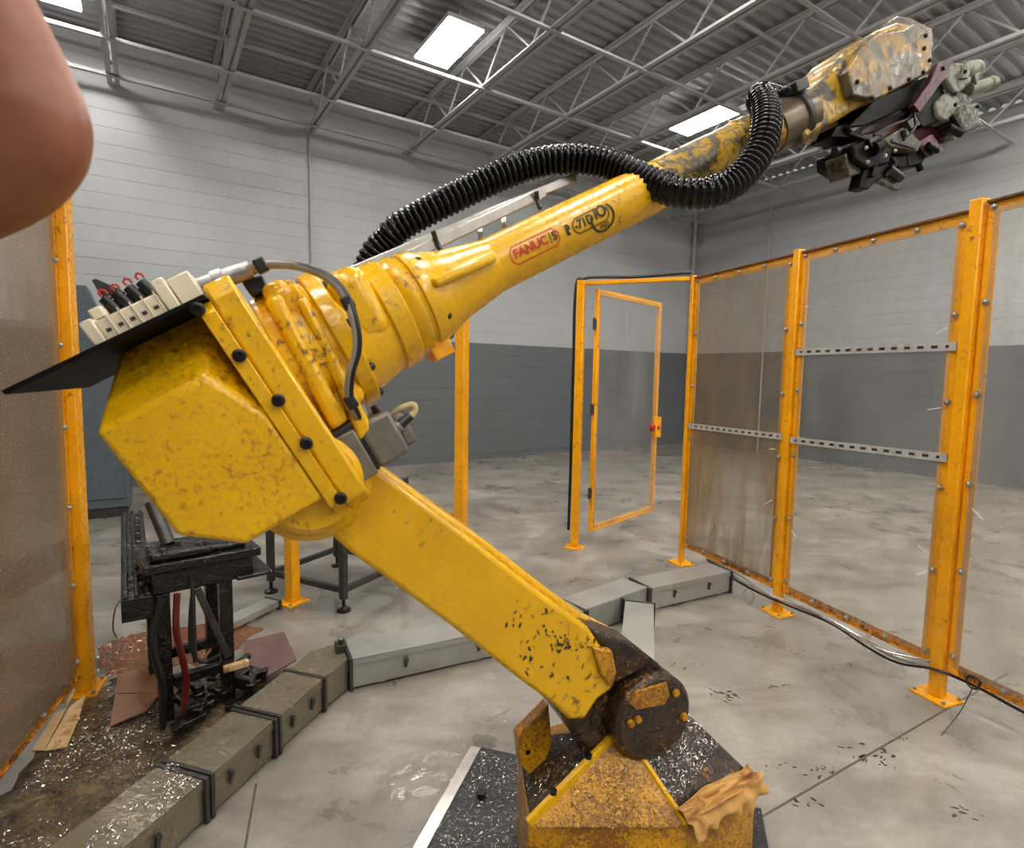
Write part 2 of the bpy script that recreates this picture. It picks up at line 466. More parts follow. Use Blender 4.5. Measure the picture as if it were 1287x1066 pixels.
for a in JA:
    jt = MB()
    for s_ in (-1, 1):
        jt.beam(wp(a + .04 * s_, B0 + .05, ZR - .035), wp(a + .04 * s_, -.02, ZR - .035), .05, .012)
        jt.beam(wp(a + .018 * s_, B0 + .05, ZR - .06), wp(a + .018 * s_, -.02, ZR - .06), .006, .05)
    j = obj('joist', jt, M['joist'], ceil, smooth=0)
    bc = MB()
    for s_ in (-1, 1):
        bc.beam(wp(a + .04 * s_, B0 + .05, ZC + .006), wp(a + .04 * s_, -.02, ZC + .006), .05, .012)
        bc.beam(wp(a + .018 * s_, B0 + .05, ZC + .035), wp(a + .018 * s_, -.02, ZC + .035), .006, .05)
    obj('bottom_chord', bc, M['joist'], j, smooth=0)
    wb = MB(); b = -.02; up = True
    while b > B0 + .7:
        b2 = b - .5
        z0, z1 = (ZR - .05, ZC + .03) if up else (ZC + .03, ZR - .05)
        wb.beam(wp(a, b, z0), wp(a, b2, z1), .02, .02); b = b2; up = not up
    obj('web', wb, M['joist'], j, smooth=0)
for b, z in ((-.3, ZC - .02), (-1.2, ZC - .02), (-2.55, ZC - .02), (-3.95, ZC - .02), (-5.6, ZC - .02), (-7.3, ZC - .02), (-9.2, ZC - .02), (-.95, ZR - .1), (-4.6, ZR - .1), (-8, ZR - .1)):
    m_ = MB(); m_.beam(wp(A0 + .1, b, z), wp(-.05, b, z), .05, .008); m_.beam(wp(A0 + .1, b + .02, z + .025), wp(-.05, b + .02, z + .025), .008, .05)
    obj('bridging_bar', m_, M['joist'], ceil, smooth=0)
# ledger angle along the top of the back wall and thin conduits
m_ = MB(); m_.beam(wp(A0, -.06, ZR - .14), wp(-.02, -.06, ZR - .14), .1, .1)
tag(obj('trim_1', m_, M['joist'], smooth=0), kind='structure')
for i, (p, nn, zt) in enumerate(((wp(-8.53, -.03, 0), BN, 5.0), (wp(-.05, -1.86, 0), BD, 5.5), (wp(-.12, -.05, 0), BN, 5.5))):
    m_ = MB(); m_.cyl(p, p + Z3 * zt, .016 if i < 2 else .035, 10)
    tag(obj('trim_%d' % (i + 2), m_, M['joist']), kind='structure')

# ------------------------------------------------------------------ ceiling lights
def light(p, label, group=None):
    r = thing('ceiling_light', label, 'light', p, group)
    h = MB(); h.box(p + Z3 * .035, (.44, .92, .05), (BD, BN, Z3))
    for s_ in (-1, 1): h.cyl(p + BN * (.3 * s_) + Z3 * .05, p + BN * (.3 * s_) + Z3 * (ZR - p.z - .04), .006, 6)
    obj('housing', h, M['housing'], r, .006)
    d = MB()
    for k in (-1, 0, 1): d.box(p + BD * (.142 * k), (.136, .9, .025), (BD, BN, Z3))
    obj('diffuser', d, M['lamp'], r, smooth=0)
ZL = 5.3
L1 = fl(563, 56, ZL); L2 = fl(884, 152, ZL); L3 = fl(62, -28, ZL)
light(L1, 'bright panel light under the roof at top centre, above the hose')
light(L2, 'bright panel light just behind the black hose bend')
light(L3, 'bright panel light at the top edge above the bare elbow')
def ab(p): q = p - CORNER; return q.dot(BD), q.dot(BN)
a1, b1 = ab(L1)
words = ('first', 'second', 'third', 'fourth', 'fifth')
for i, a in enumerate((a1 - 4.4, a1 - 1.8, a1 + .8, a1 + 3.4, a1 + 6.0)):  # unseen extra lamps, added to spread the fill light evenly
    for k, b in enumerate((b1 - 2.6, b1 - 5.0, b1 - 7.4, b1 - 9.8, b1 - 12.2)):
        if a < A0 + .8: continue
        q = wp(a, b, ZL) - EYE
        if q.dot(_f) > 0 and abs(q.dot(CR) / q.dot(_f) * FPX) < 700 and abs(q.dot(CD) / q.dot(_f) * FPX) < 580: continue
        light(wp(a, b, ZL), '%s added panel light from the left in roof row %s, outside the picture' % (words[i], words[k]), 'added panel lights beyond the frame')

light(fl(1420, 60, ZL), 'added panel light just past the right edge of the picture, near the corner', 'added panel lights beyond the frame')  # unseen lamp added to brighten the right wall
light(fl(1500, -150, ZL), 'added panel light further past the right edge of the picture', 'added panel lights beyond the frame')  # second unseen lamp added for the right wall

# ================================================================== safety fence
def post(px_floor, top, label, s=.075, tilt=(0, 0), group='yellow fence posts'):
    p = px_floor
    r = thing('fence_post', label, 'post', p)
    m_ = MB(); ax = (FD, FN, Z3)
    m_.prism([p + FD * (s / 2 * i) + FN * (s / 2 * j) + Z3 * .012 for i, j in ((-1, -1), (1, -1), (1, 1), (-1, 1))], Z3 * (top - .012))
    obj('tube', m_, M['fence'], r, .005)
    m_ = MB(); m_.box(p + Z3 * .006, (.17, .15, .012), ax)
    obj('base_plate', m_, M['fence'], r, .002)
    for i, j in ((-1, -1), (1, -1), (1, 1), (-1, 1)):
        b_ = MB(); b_.cyl(p + FD * (.068 * i) + FN * (.058 * j) + Z3 * .012, p + FD * (.068 * i) + FN * (.058 * j) + Z3 * .026, .009, 6)
        obj('anchor_bolt', b_, M['zinc'], r)
    return r

PL = fl(105, 868); PB = fl(368, 757); PE = fl(579, 666); PD = fl(722, 688); PC = fl(856, 708); PM = fl(977, 770); PR = fl(1177, 876)
PX = PR + (PR - PM)
def setdir(a, b, inside):
    global FD, FN
    FD = (b - a); FD.z = 0; FD.normalize(); FN = V((-FD.y, FD.x, 0))
    if FN.dot(inside - a) < 0: FN = -FN
INS = V((0, 2.2, 0))
setdir(PC, PR, INS)
post(PC, 2.36, 'yellow corner post where the door header meets the clear panels', .04)
post(PM, 2.36, 'yellow fence post between the two panels with slotted bars', .05)
post(PR, 2.38, 'thick yellow fence post at the right edge nearest the camera', .056)
post(PX, 2.38, 'yellow fence post beyond the right edge of the picture', .056)
setdir(PD, PC, INS)
post(PD, 2.37, 'yellow hinge post beside the open clear door', .066)
setdir(PB, PE, INS)
post(PE, 2.3, 'yellow free-standing post far behind the robot link', .1)
post(PB, 2.12, 'short yellow post behind the grey frame stand', .07)
setdir(PL, fl(0, 985, .12), INS)
post(PL, 2.42, 'yellow post at left beside the large brown panel', .085)

def slotted(p0, p1, r, h=.041, n=14):
    """perforated steel strip p0 -> p1, face toward FN, with real slots"""
    d = p1 - p0; L = d.length; d = d / L
    up = d.cross(FN); up = up if up.z > 0 else -up
    m_ = MB(); th = .004
    m_.box((p0 + p1) / 2 + up * (h * .34), (L, h * .32, th), (d, up, FN)); m_.box((p0 + p1) / 2 - up * (h * .34), (L, h * .32, th), (d, up, FN))
    st = L / n
    for k in range(n + 1):
        ww = st * .5 if 0 < k < n else st * .5
        cc = p0 + d * min(max(k * st, ww / 2), L - ww / 2)
        m_.box(cc, (ww, h * .36, th), (d, up, FN))
    o = obj('slotted_bar', m_, M['strip'], r, smooth=0)
    o['label'] = 'perforated steel strip'
    m_ = MB(); m_.box((p0 + p1) / 2 - FN * .012, (L, h * .9, .003), (d, up, FN))
    obj('bar_back', m_, M['black'], o, smooth=0)

def panel(p0, p1, zb, zt, label, inside, mat='pane', g0=.034, g1=.034, ties=0, slots=(), bolts=5, topmat='rusty', rails=.05):
    setdir(p0, p1, inside)
    r = thing('safety_screen', label, 'screen', (p0 + p1) / 2)
    a = p0 + FD * g0; b = p1 - FD * g1; L = (b - a).length
    ax = (FD, FN, Z3); w_ = rails
    for c, s in ((a + FD * w_ / 2, 1), (b - FD * w_ / 2, 1)):
        m_ = MB(); m_.box(c + Z3 * ((zb + zt) / 2), (w_, .006, zt - zb), ax); m_.box(c + Z3 * ((zb + zt) / 2) - FN * .02 - FD * (w_ / 2 - .003) * (1 if c is not a else 1), (.006, .035, zt - zb), ax)
        obj('stile', m_, M['fence'], r, .0015)
    m_ = MB(); m_.box((a + b) / 2 + Z3 * (zt - w_ / 2), (L - 2 * w_, .006, w_), ax); 
    obj('top_rail', m_, M['fence'], r, .0015)
    m_ = MB(); m_.box((a + b) / 2 + Z3 * (zt + .006) - FN * .005, (L, .05, .012), ax); obj('cap_strip', m_, M['capstrip'], r, .0015)
    m_ = MB(); m_.box((a + b) / 2 + Z3 * (zb + w_ / 2), (L - 2 * w_, .006, w_), ax); m_.box((a + b) / 2 + Z3 * (zb - .003) - FN * .012, (L, .045, .006), ax)
    obj('bottom_rail', m_, M[topmat], r, .0015)
    m_ = MB(); e = w_ * .55
    m_.box((a + b) / 2 + Z3 * ((zb + zt) / 2) + FN * .0065, (L - 2 * e, .005, zt - zb - 2 * e), ax)
    obj('clear_pane', m_, M[mat], r, smooth=0)
    dz = (zt - zb - .1) / bolts
    bp = [(0, zb + .08 + k * dz) for k in range(bolts + 1)] + [(1, zb + .05 + k * dz) for k in range(bolts + 1)]
    for side, z in bp:
        c = (a + FD * w_ * .5 if side == 0 else b - FD * w_ * .5) + Z3 * z + FN * .008
        m_ = MB(); m_.cyl(c - FN * .004, c + FN * .003, .015, 10); m_.dome(c + FN * .003, FN, .010, .009, 8)
        obj('bolt', m_, M['zinc'], r)
    for k in range(1, 4):
        for zz in (zt - w_ * .5, zb + w_ * .5):
            c = a + FD * (L * k / 4) + Z3 * zz + FN * .008
            m_ = MB(); m_.cyl(c - FN * .004, c + FN * .003, .015, 10); m_.dome(c + FN * .003, FN, .010, .009, 8)
            obj('bolt', m_, M['zinc'], r)
    for k in range(ties):
        side = random.random() < .6
        z = zb + .35 + (zt - zb - .6) * random.random()
        c = (b - FD * w_ if side else a + FD * w_) + Z3 * z + FN * .012
        m_ = MB(); q = FD * (-.05 if side else .05) * random.uniform(.6, 1.2) + FN * .02 + Z3 * random.uniform(-.05, .05)
        m_.beam(c, c + q, .004, .002, FN)
        obj('cable_tie', m_, M['tie'], r, smooth=0)
    for z0, z1, n in slots:
        slotted(a + Z3 * z0 + FN * .014, b + Z3 * z1 + FN * .014, r, n=n)
    return r

def zon(px, py, p):   # height on the vertical through floor point p
    d = ray(px, py); k = math.hypot(p.x, p.y) / math.hypot(d.x, d.y)
    return H + d.z * k
panel(PC, PM, .16, 2.33, 'clear safety screen with one slotted bar, next to the corner post', INS, 'panestain', ties=3, slots=((zon(876, 535, PC), zon(976, 549, PM), 15),), g0=.03)
panel(PM, PR, .16, 2.33, 'clear safety screen carrying two slotted steel bars', INS, 'panec', ties=7, slots=((zon(1010, 443, PM), zon(1205, 435, PR), 14), (zon(1003, 553, PM), zon(1190, 576, PR), 14)), g1=.038)
panel(PR, PX, .16, 2.35, 'clear safety screen cut by the right edge of the picture', INS, 'pane', ties=5, g0=.038)
PL2 = PL + (fl(0, 985, .12) - fl(103, 852, .12)) * 2.2; PL2.z = 0
panel(PL, PL2, .1, 2.4, 'large brown-filmed clear screen at the left edge', V((0, 2.2, 0)), 'paned', g0=.05, ties=0, bolts=6)

# door of the cell: frame post header, leaf standing open
setdir(PD, PC, INS)
r = thing('door_header', 'thin yellow bar above the open clear door with a dark cable on top', 'bar', (PD + PC) / 2 + Z3 * 2.34)
m_ = MB(); m_.beam(PD + Z3 * 2.345 + FD * .032, PC + Z3 * 2.335 - FD * .032, .05, .03)
obj('bar', m_, M['fence'], r, .003)
hp = spline([PD + Z3 * .16 - FD * .055 + FN * .02, PD + Z3 * .8 - FD * .05 + FN * .02, PD + Z3 * 1.6 - FD * .05 + FN * .02, PD + Z3 * 2.3 - FD * .045 + FN * .02, PD + Z3 * 2.385 + FD * .02, PD + Z3 * 2.39 + FD * .2, PD * .5 + PC * .5 + Z3 * 2.376, PC + Z3 * 2.385 - FD * .02], 8)
m_ = MB(); m_.tube(hp, .013, 8)
tag(obj('cable', m_, M['black']), 'dark cable running up the hinge post and along the door header', 'cable')
m_ = MB()
HA = PD + FD * .055 - FN * .01; HB = fl(820, 640, .16); HB.z = 0
HA2 = fl(741, 668, .15); HA2.z = 0
setdir(HA2, HB, INS)
r = thing('fence_door', 'open yellow framed clear door with a latch box, hung on the hinge post', 'door', HA2)
L = (HB - HA2).length; ax = (FD, FN, Z3); zb, zt = .15, 2.3; w_ = .05
for nm, c, sz in (('stile', HA2 + FD * w_ / 2 + Z3 * (zb + zt) / 2, (w_, .035, zt - zb)), ('stile', HA2 + FD * (L - w_ / 2) + Z3 * (zb + zt) / 2, (w_, .035, zt - zb)),
                  ('top_rail', HA2 + FD * L / 2 + Z3 * (zt - w_ / 2), (L - 2 * w_, .035, w_)), ('bottom_rail', HA2 + FD * L / 2 + Z3 * (zb + w_ / 2), (L - 2 * w_, .035, w_))):
    m_ = MB(); m_.box(c, sz, ax); obj(nm, m_, M['fence'], r, .003)
m_ = MB(); m_.box(HA2 + FD * L / 2 + Z3 * (zb + zt) / 2 + FN * .021, (L - w_, .005, zt - zb - w_), ax)
obj('clear_pane', m_, M['panec'], r, smooth=0)
for side in (0, 1):
    for k in range(6):
        c = HA2 + FD * (w_ * .5 if side == 0 else L - w_ * .5) + Z3 * (zb + .1 + k * .39) + FN * .0175
        m_ = MB(); m_.dome(c, FN, .011, .009, 8); obj('bolt', m_, M['zinc'], r)
for z in (.5, 1.25, 2.0):
    m_ = MB(); m_.cyl(HA2 - FD * .02 + Z3 * (z - .05), HA2 - FD * .02 + Z3 * (z + .05), .014, 10); m_.box(HA2 - FD * .005 + Z3 * z, (.03, .02, .08), ax)
    obj('hinge', m_, M['darksteel'], r)
lz = zon(813, 536, HB)
m_ = MB(); m_.box(HA2 + FD * (L - .045) + Z3 * lz + FN * .04, (.12, .03, .21), ax)
lb = obj('latch_box', m_, M['fence'], r, .004)
m_ = MB(); m_.lathe(HA2 + FD * (L - .05) + Z3 * lz + FN * .055, FN, [(0, .022), (.01, .022), (.014, .014)], 14); m_.box(HA2 + FD * (L - .05) + Z3 * lz + FN * .07, (.05, .01, .014), ax)
obj('red_knob', m_, M['red'], lb)
m_ = MB(); m_.box(HA2 + FD * (L - .14) + Z3 * lz + FN * .035, (.07, .03, .07), ax); m_.cyl(HA2 + FD * (L - .16) + Z3 * (lz + .01) + FN * .05, HA2 + FD * (L - .16) + Z3 * (lz + .01) + FN * .075, .028, 12)
obj('red_bolt_handle', m_, M['red'], lb, .006)

# low rail and brace at the free-standing post
e1 = fl(500, 641, .14)
m_ = MB(); m_.beam(PE + Z3 * .14 + (e1 - PE).normalized() * .04, e1, .04, .035); m_.beam(PE + Z3 * .06 + (e1 - PE).normalized() * .04, PE * .75 + e1 * .25 + Z3 * .13, .02, .02)
m_.beam(e1 + Z3 * -.14, e1 + Z3 * .3, .035, .035)
tag(obj('low_rail', m_, M['rusty'], bevel=.002), 'rusty yellow floor rail joined to the free-standing post', 'rail')

# cables along the foot of the right-hand fence
def cable(name, pts, r, mat, label, n=10):
    m_ = MB(); m_.tube(spline(pts, n), r, 8)
    return tag(obj(name, m_, M[mat]), label, 'cable')
setdir(PC, PR, INS)
F_ = lambda x, y, z: fl(x, y, z) + FN * .035
cable('cable', [F_(893, 700, .12), F_(925, 722, .13), F_(960, 742, .12), F_(1000, 758, .11), F_(1050, 780, .1), F_(1100, 808, .1), F_(1135, 826, .12), F_(1180, 836, .15), F_(1230, 853, .14), F_(1300, 888, .12), F_(1400, 930, .1)], .011, 'rail', 'bright grey cable strung along the foot of the right fence')
cable('cable', [F_(893, 703, .12), F_(925, 726, .12), F_(960, 745, .1), F_(1000, 762, .1), F_(1050, 783, .09), F_(1100, 815, .08), F_(1135, 832, .1), F_(1180, 840, .15), F_(1230, 860, .12), F_(1300, 897, .1), F_(1400, 940, .1)], .007, 'black', 'black cable sagging along the foot of the right fence')
cable('cable', [F_(905, 707, .14), F_(930, 720, .15), F_(975, 748, .14), F_(1020, 765, .12), F_(1075, 795, .11), F_(1120, 818, .13), F_(1180, 831, .17), F_(1230, 850, .16), F_(1300, 880, .14)], .006, 'rail', 'thin bright wire along the foot of the right fence')
cc = F_(1233, 855, .17)
cable('cable', [cc + (FD * math.cos(k * .6) + Z3 * math.sin(k * .6)) * .028 + FN * (.015 + .001 * k) for k in range(12)], .005, 'black', 'black ring of cable hanging beside the thick right post', 3)
cable('wire', [F_(1230, 860, .15), F_(1215, 890, .05), F_(1190, 922, .004)], .0025, 'darksteel', 'thin wire dropping from the fence foot to the floor')
cc = F_(950, 748, .06)
cable('cable', [cc + (FD * math.cos(k * .6) + Z3 * math.sin(k * .6)) * .045 + FN * (.02 + .001 * k) for k in range(12)], .004, 'greycable', 'loose cable loop by the middle right post foot', 3)

# ================================================================== cable ducts on the floor
def duct(p0, p1, side, label, mat='galv', width=.19, h=.145, latches=2, fl0=True, fl1=True):
    """steel wireway; p0->p1 is the lower edge facing the camera, side points to its far side"""
    d = (p1 - p0); L = d.length; d = d / L
    s = Z3.cross(d); s = s if s.dot(side) > 0 else -s
    r = thing('cable_duct', label, 'duct', (p0 + p1) / 2, 'steel cable ducts on the floor')
    c = (p0 + p1) / 2 + s * (width / 2)
    m_ = MB(); m_.box(c + Z3 * (.012 + h / 2), (L, width, h), (d, s, Z3))
    for k in (.12, .5, .88): m_.box(p0 + d * (L * k) + s * (width / 2) + Z3 * .006, (.04, width * .9, .012), (d, s, Z3))
    obj('body', m_, M[mat], r, .003)
    m_ = MB(); m_.box(c + Z3 * (.012 + h + .003), (L, width + .012, .006), (d, s, Z3)); m_.box(p0 - s * .004 + d * L / 2 + Z3 * (h - .004), (L, .003, .03), (d, s, Z3))
    obj('lid', m_, M[mat], r, .002)
    for f, pp in ((fl0, p0), (fl1, p1)):
        if not f: continue
        m_ = MB(); dd = d if pp is p0 else -d
        m_.box(pp + dd * .008 + s * (width / 2) + Z3 * (.003 + (h + .02) / 2), (.016, width + .035, h + .02), (d, s, Z3))
        obj('end_flange', m_, M['darksteel'], r, .002)
    for k in range(latches):
        q = p0 + d * (L * (k + .7) / (latches + .4)) - s * .008 + Z3 * (h * .62)
        m_ = MB(); m_.box(q, (.014, .008, .05), (d, s, Z3)); m_.box(q - s * .006 + Z3 * .012, (.02, .008, .016), (d, s, Z3))
        obj('latch', m_, M['darksteel'], r, .001)
    return r
far_left = V((-1, .3, 0)); far_back = V((-.45, .9, 0))
d0 = fl(226, 1064); d1 = fl(408, 893); dd = (d1 - d0).normalized()
k1 = fl(258, 1030); k2 = fl(346, 950)
k1 = d0 + dd * ((k1 - d0).dot(dd)); k2 = d0 + dd * ((k2 - d0).dot(dd))
duct(d0 - dd * .55, k1 - dd * .004, far_left, 'wet cable duct length running off the bottom left edge', 'ductoily')
duct(k1 + dd * .004, k2 - dd * .004, far_left, 'wet cable duct length in the left foreground between two flanges', 'ductoily')
duct(k2 + dd * .004, d1 - dd * .004, far_left, 'short cable duct length before the elbow at left', 'ductoily')
s0 = fl(438, 869); s1 = fl(735, 801); sd = (s1 - s0).normalized()
# elbow between the left run and the long run
sn = Z3.cross(dd); sn = sn if sn.dot(far_left) > 0 else -sn
sb = Z3.cross(sd); sb = sb if sb.dot(far_back) > 0 else -sb
r = thing('duct_elbow', 'angled duct elbow joining the left run and the long run', 'duct', (d1 + s0) / 2)
m_ = MB(); m_.prism([q + Z3 * .012 for q in (d1 + dd * .004, s0 - sd * .004, s0 + sb * .19 - sd * .004, (d1 + s0) / 2 + (sn + sb) * .12, d1 + sn * .19 + dd * .004)], Z3 * .145)
obj('body', m_, M['ductoily'], r, .003)
m_ = MB(); m_.prism([q + Z3 * .157 for q in (d1 + dd * .004, s0 - sd * .004, s0 + sb * .195 - sd * .004, (d1 + s0) / 2 + (sn + sb) * .125, d1 + sn * .195 + dd * .004)], Z3 * .006)
obj('lid', m_, M['ductoily'], r, .002)
m_ = MB(); q = s0 + sb * .1 - sd * .02 + Z3 * .163; m_.box(q + Z3 * .02, (.05, .06, .04), (sd, sb, Z3)); m_.cyl(q + Z3 * .03, q + Z3 * .075 - sb * .02, .014, 8)
obj('latch', m_, M['darksteel'], r, .003)
duct(s0 + sd * .004, s1 - sd * .004, far_back, 'long grey cable duct crossing behind the robot link', 'galv', latches=3)
j1 = fl(813, 770); j0 = s1; jd = (j1 - j0).normalized(); jb = Z3.cross(jd); jb = jb if jb.dot(far_back) > 0 else -jb
r = thing('duct_junction', 'tee junction box between the cable ducts behind the robot', 'duct', (j0 + j1) / 2)
m_ = MB(); m_.prism([q + Z3 * .012 for q in (j0 + jd * .005, j1 - jd * .005, j1 - jd * .005 + jb * .2, j0 + jd * .005 + jb * .2)], Z3 * .155)
obj('body', m_, M['galv'], r, .003)
m_ = MB(); m_.prism([q + Z3 * .167 for q in (j0 + jd * .002, j1 - jd * .002, j1 - jd * .002 + jb * .205, j0 + jd * .002 + jb * .205)], Z3 * .006)
obj('lid', m_, M['galv'], r, .002)
for q in (j0, j1, j0 * .45 + j1 * .55):
    m_ = MB(); m_.box(q - jb * .012 + Z3 * .09, (.02, .014, .16), (jd, jb, Z3)); obj('end_flange', m_, M['darksteel'], r, .002)
duct(j1 + jd * .01, fl(918, 745), far_back, 'cable duct length reaching the right fence foot', 'galv', latches=2)
bA = fl(776, 776, .15); bB = fl(772, 806, .15); bd_ = bB - bA; bA.z = bB.z = 0; bd_.z = 0; bd_.normalize()
bp0 = j0 * .42 + j1 * .58 - jb * .025
duct(bp0 + bd_ * .0, bp0 + bd_ * .85, V((1, 0, 0)), 'branch cable duct leading from the junction toward the robot', 'galv', width=.16, h=.135, latches=0)
r0 = fl(310, 786); r1 = fl(352, 765)
duct(r0 - (r1 - r0) * .6, r1, far_back, 'low duct strip behind the brown sheet at left', 'galv', width=.1, h=.04, latches=0)

# ================================================================== grey frame stand
setdir(fl(341, 741), fl(432, 767), V((0, 6, 0)))
g0 = fl(341, 744); g1 = fl(432, 768); gn = FN; gl_ = (g1 - g0).length; gw = .62; gt = .78
r = thing('frame_stand', 'open grey steel frame table on levelling feet behind the robot', 'table', (g0 + g1) / 2)
cs = [g0, g1, g1 + gn * gw, g0 + gn * gw]; cs = [V((c.x, c.y, 0)) for c in cs]
for c in cs:
    m_ = MB(); m_.box(c + Z3 * (.08 + (gt - .08) / 2), (.042, .042, gt - .08), (FD, FN, Z3)); lg = obj('leg', m_, M['darksteel'], r, .003)
    m_ = MB(); m_.lathe(c, Z3, [(0, .045), (.012, .045), (.022, .02), (.03, .012), (.085, .012)], 12); obj('levelling_foot', m_, M['bolt'], lg)
for z in (.14, gt - .02):
    for i in range(4):
        m_ = MB(); a, b = cs[i], cs[(i + 1) % 4]; e = (b - a).normalized() * .021
        m_.beam(a + e + Z3 * z, b - e + Z3 * z, .036, .036); obj('rail', m_, M['darksteel'], r, .003)
m_ = MB(); m_.box((cs[0] + cs[2]) / 2 + Z3 * (gt + .01), (gl_ + .06, gw + .06, .02), (FD, FN, Z3)); obj('table_top', m_, M['steel'], r, .003)

# grey cabinet far left
p = at(112, 500, 5.6); p.z = 0
setdir(p, p + V((.84, .54, 0)), V((0, 0, 0)))
cw, ch, cdp = .62, zon(100, 358, p), .4
r = thing('grey_cabinet', 'dark grey-blue cabinet with a sloped shoulder behind the left post', 'cabinet', p)
fr_ = [(-cw * .7, .1), (cw / 2, .1), (cw / 2, ch - .75), (.02, ch), (-cw * .7, ch)]
m_ = MB(); m_.prism([p + FD * x + Z3 * z for x, z in fr_], -FN * cdp); obj('body', m_, M['cabinet'], r, .008)
m_ = MB(); m_.box(p - FD * cw * .1 - FN * cdp / 2 + Z3 * .05, (cw * 1.1, cdp * .9, .1), (FD, FN, Z3)); obj('plinth', m_, M['darksteel'], r, .004)
m_ = MB(); m_.prism([p + FD * x + Z3 * z + FN * .001 for x, z in ((-cw * .6, .2), (cw * .42, .2), (cw * .42, ch - .9), (-cw * .6, ch - .9))], FN * .018); dr_ = obj('door', m_, M['cabinet'], r, .004)
m_ = MB(); m_.box(p + FD * cw * .32 + FN * .03 + Z3 * 1.05, (.03, .03, .14), (FD, FN, Z3)); obj('handle', m_, M['darksteel'], dr_, .004)

# ================================================================== black machine fixture at left
zt_ = .72
pA = fl(186, 712, zt_); pB = fl(322, 688, zt_)
fx = (pB - pA); fx.z = 0; fl_ = fx.length; fx.normalize(); fy = Z3.cross(fx); ax = (fx, fy, Z3)
r = thing('fixture_stand', 'oily black machine fixture on a welded stand beside the left post', 'machine', V((pA.x, pA.y, 0)))
cen = (pA + pB) / 2 + fy * .19; cen.z = zt_
def lx(a, b, z): q = pA + fx * a + fy * b; return V((q.x, q.y, z))
m_ = MB(); m_.box(lx(fl_ / 2, .19, zt_ - .02), (fl_ + .04, .4, .04), ax); obj('bed_plate', m_, M['wetblack'], r, .006)
m_ = MB(); m_.box(lx(fl_ / 2, .19, zt_ - .09), (fl_ - .02, .36, .1), ax); m_.box(lx(fl_ * .97, .12, zt_ - .125), (.16, .3, .02), ax); obj('bed_block', m_, M['wetblack'], r, .008)
m_ = MB(); m_.box(lx(.13, .1, zt_ + .02), (.24, .16, .04), ax); m_.box(lx(fl_ - .16, .14, zt_ + .015), (.26, .2, .03), ax); m_.box(lx(fl_ - .1, .26, zt_ + .03), (.12, .1, .06), ax); obj('clamp_block', m_, M['wetblack'], r, .012)
for a, b in ((.06, .04), (.2, .05), (.33, .07), (fl_ - .08, .06), (fl_ - .2, .05), (fl_ - .3, .12)):
    m_ = MB(); m_.cyl(lx(a, b, zt_), lx(a, b, zt_ + .055), .012, 8); obj('stud', m_, M['darksteel'], r)
# long grooved rail lying beside the bed
q0 = fl(172, 752, .6); q1 = fl(166, 645, .68)
rd = (q1 - q0); rl = rd.length; rd.normalize(); ry = Z3.cross(rd); ry.normalize(); rz = rd.cross(ry)
m_ = MB(); m_.box((q0 + q1) / 2 - rz * .05, (rl, .11, .1), (rd, ry, rz))
for k in (-1, 0, 1): m_.box((q0 + q1) / 2 + ry * .038 * k + rz * .006, (rl, .018, .016), (rd, ry, rz))
obj('grooved_rail', m_, M['wetblack'], r, .004)
for k in range(8):
    q = q0 + rd * (rl * (.08 + .11 * k)) - ry * .02 + rz * .014
    m_ = MB(); m_.dome(q, rz, .014, .014, 8); obj('stud', m_, M['darksteel'], r)
pp0 = lx(.04, .22, zt_)
m_ = MB(); m_.cyl(at(212, 684, pp0.y), at(190, 632, pp0.y + .05), .028, 12); obj('guide_post', m_, M['darksteel'], r)
for a, b in ((.05, .04), (fl_ - .13, .04), (.05, .33), (fl_ - .13, .33)):
    m_ = MB(); m_.box(lx(a, b, (zt_ - .14) / 2), (.055, .05, zt_ - .14), ax); obj('leg', m_, M['wetblack'], r, .004)
for z in (.17,):
    for b in (.04, .33):
        m_ = MB(); m_.beam(lx(.08, b, z), lx(fl_ - .16, b, z), .035, .045); obj('stretcher', m_, M['wetblack'], r, .004)
m_ = MB(); m_.beam(lx(fl_ * .42, .02, zt_ - .14), lx(fl_ - .13, .02, .22), .03, .03); obj('brace', m_, M['darksteel'], r, .004)
m_ = MB(); m_.beam(lx(fl_ * .38, .01, zt_ - .08), lx(fl_ * .38, .01, .24), .02, .012); obj('hanging_strip', m_, M['darksteel'], r, .002)
m_ = MB(); m_.box(lx(fl_ - .1, .005, .17), (.11, .03, .03), ax); o = obj('toe_bracket', m_, M['paper'], r, .004)
cable('hose', [lx(.1, -.01, zt_ - .14), lx(.09, -.03, .42), lx(.12, -.02, .2), lx(.1, -.04, .02)], .014, 'redhose', 'dark red hose hanging down the front of the black fixture')
cable('hose', [lx(.04, -.01, zt_ - .14), lx(.0, -.02, .4), lx(.03, -.03, .2), lx(.02, -.05, .02)], .016, 'black', 'black hose hanging at the left leg of the black fixture')
cable('hose', [lx(.2, .1, zt_ - .12), lx(.17, .08, .5), lx(.16, .08, .3), lx(.2, .08, .2), lx(.3, .1, .2)], .009, 'darksteel', 'grey hose curling under the black fixture bed')
cable('wire', [fl(155, 750, .55), at(145, 765, 2.5), at(142, 790, 2.5), fl(147, 802, .06)], .003, 'darksteel', 'thin dangling wire left of the black fixture')
m_ = MB(); m_.cyl(fl(265, 816, .18), fl(206, 893, .02), .006, 8)
tag(obj('copper_rod', m_, M['card']), 'thin copper-coloured rod leaning on the fixture stretcher', 'rod')
m_ = MB()
for k in range(26):
    q = lx(random.uniform(.1, fl_), random.uniform(-.12, .2), 0); q.z = random.uniform(.02, .1)
    a = random.uniform(0, 3.1)
    m_.box(q, (random.uniform(.05, .16), random.uniform(.02, .06), random.uniform(.015, .06)), (V((math.cos(a), math.sin(a), .15)).normalized(), V((-math.sin(a), math.cos(a), 0)), Z3))
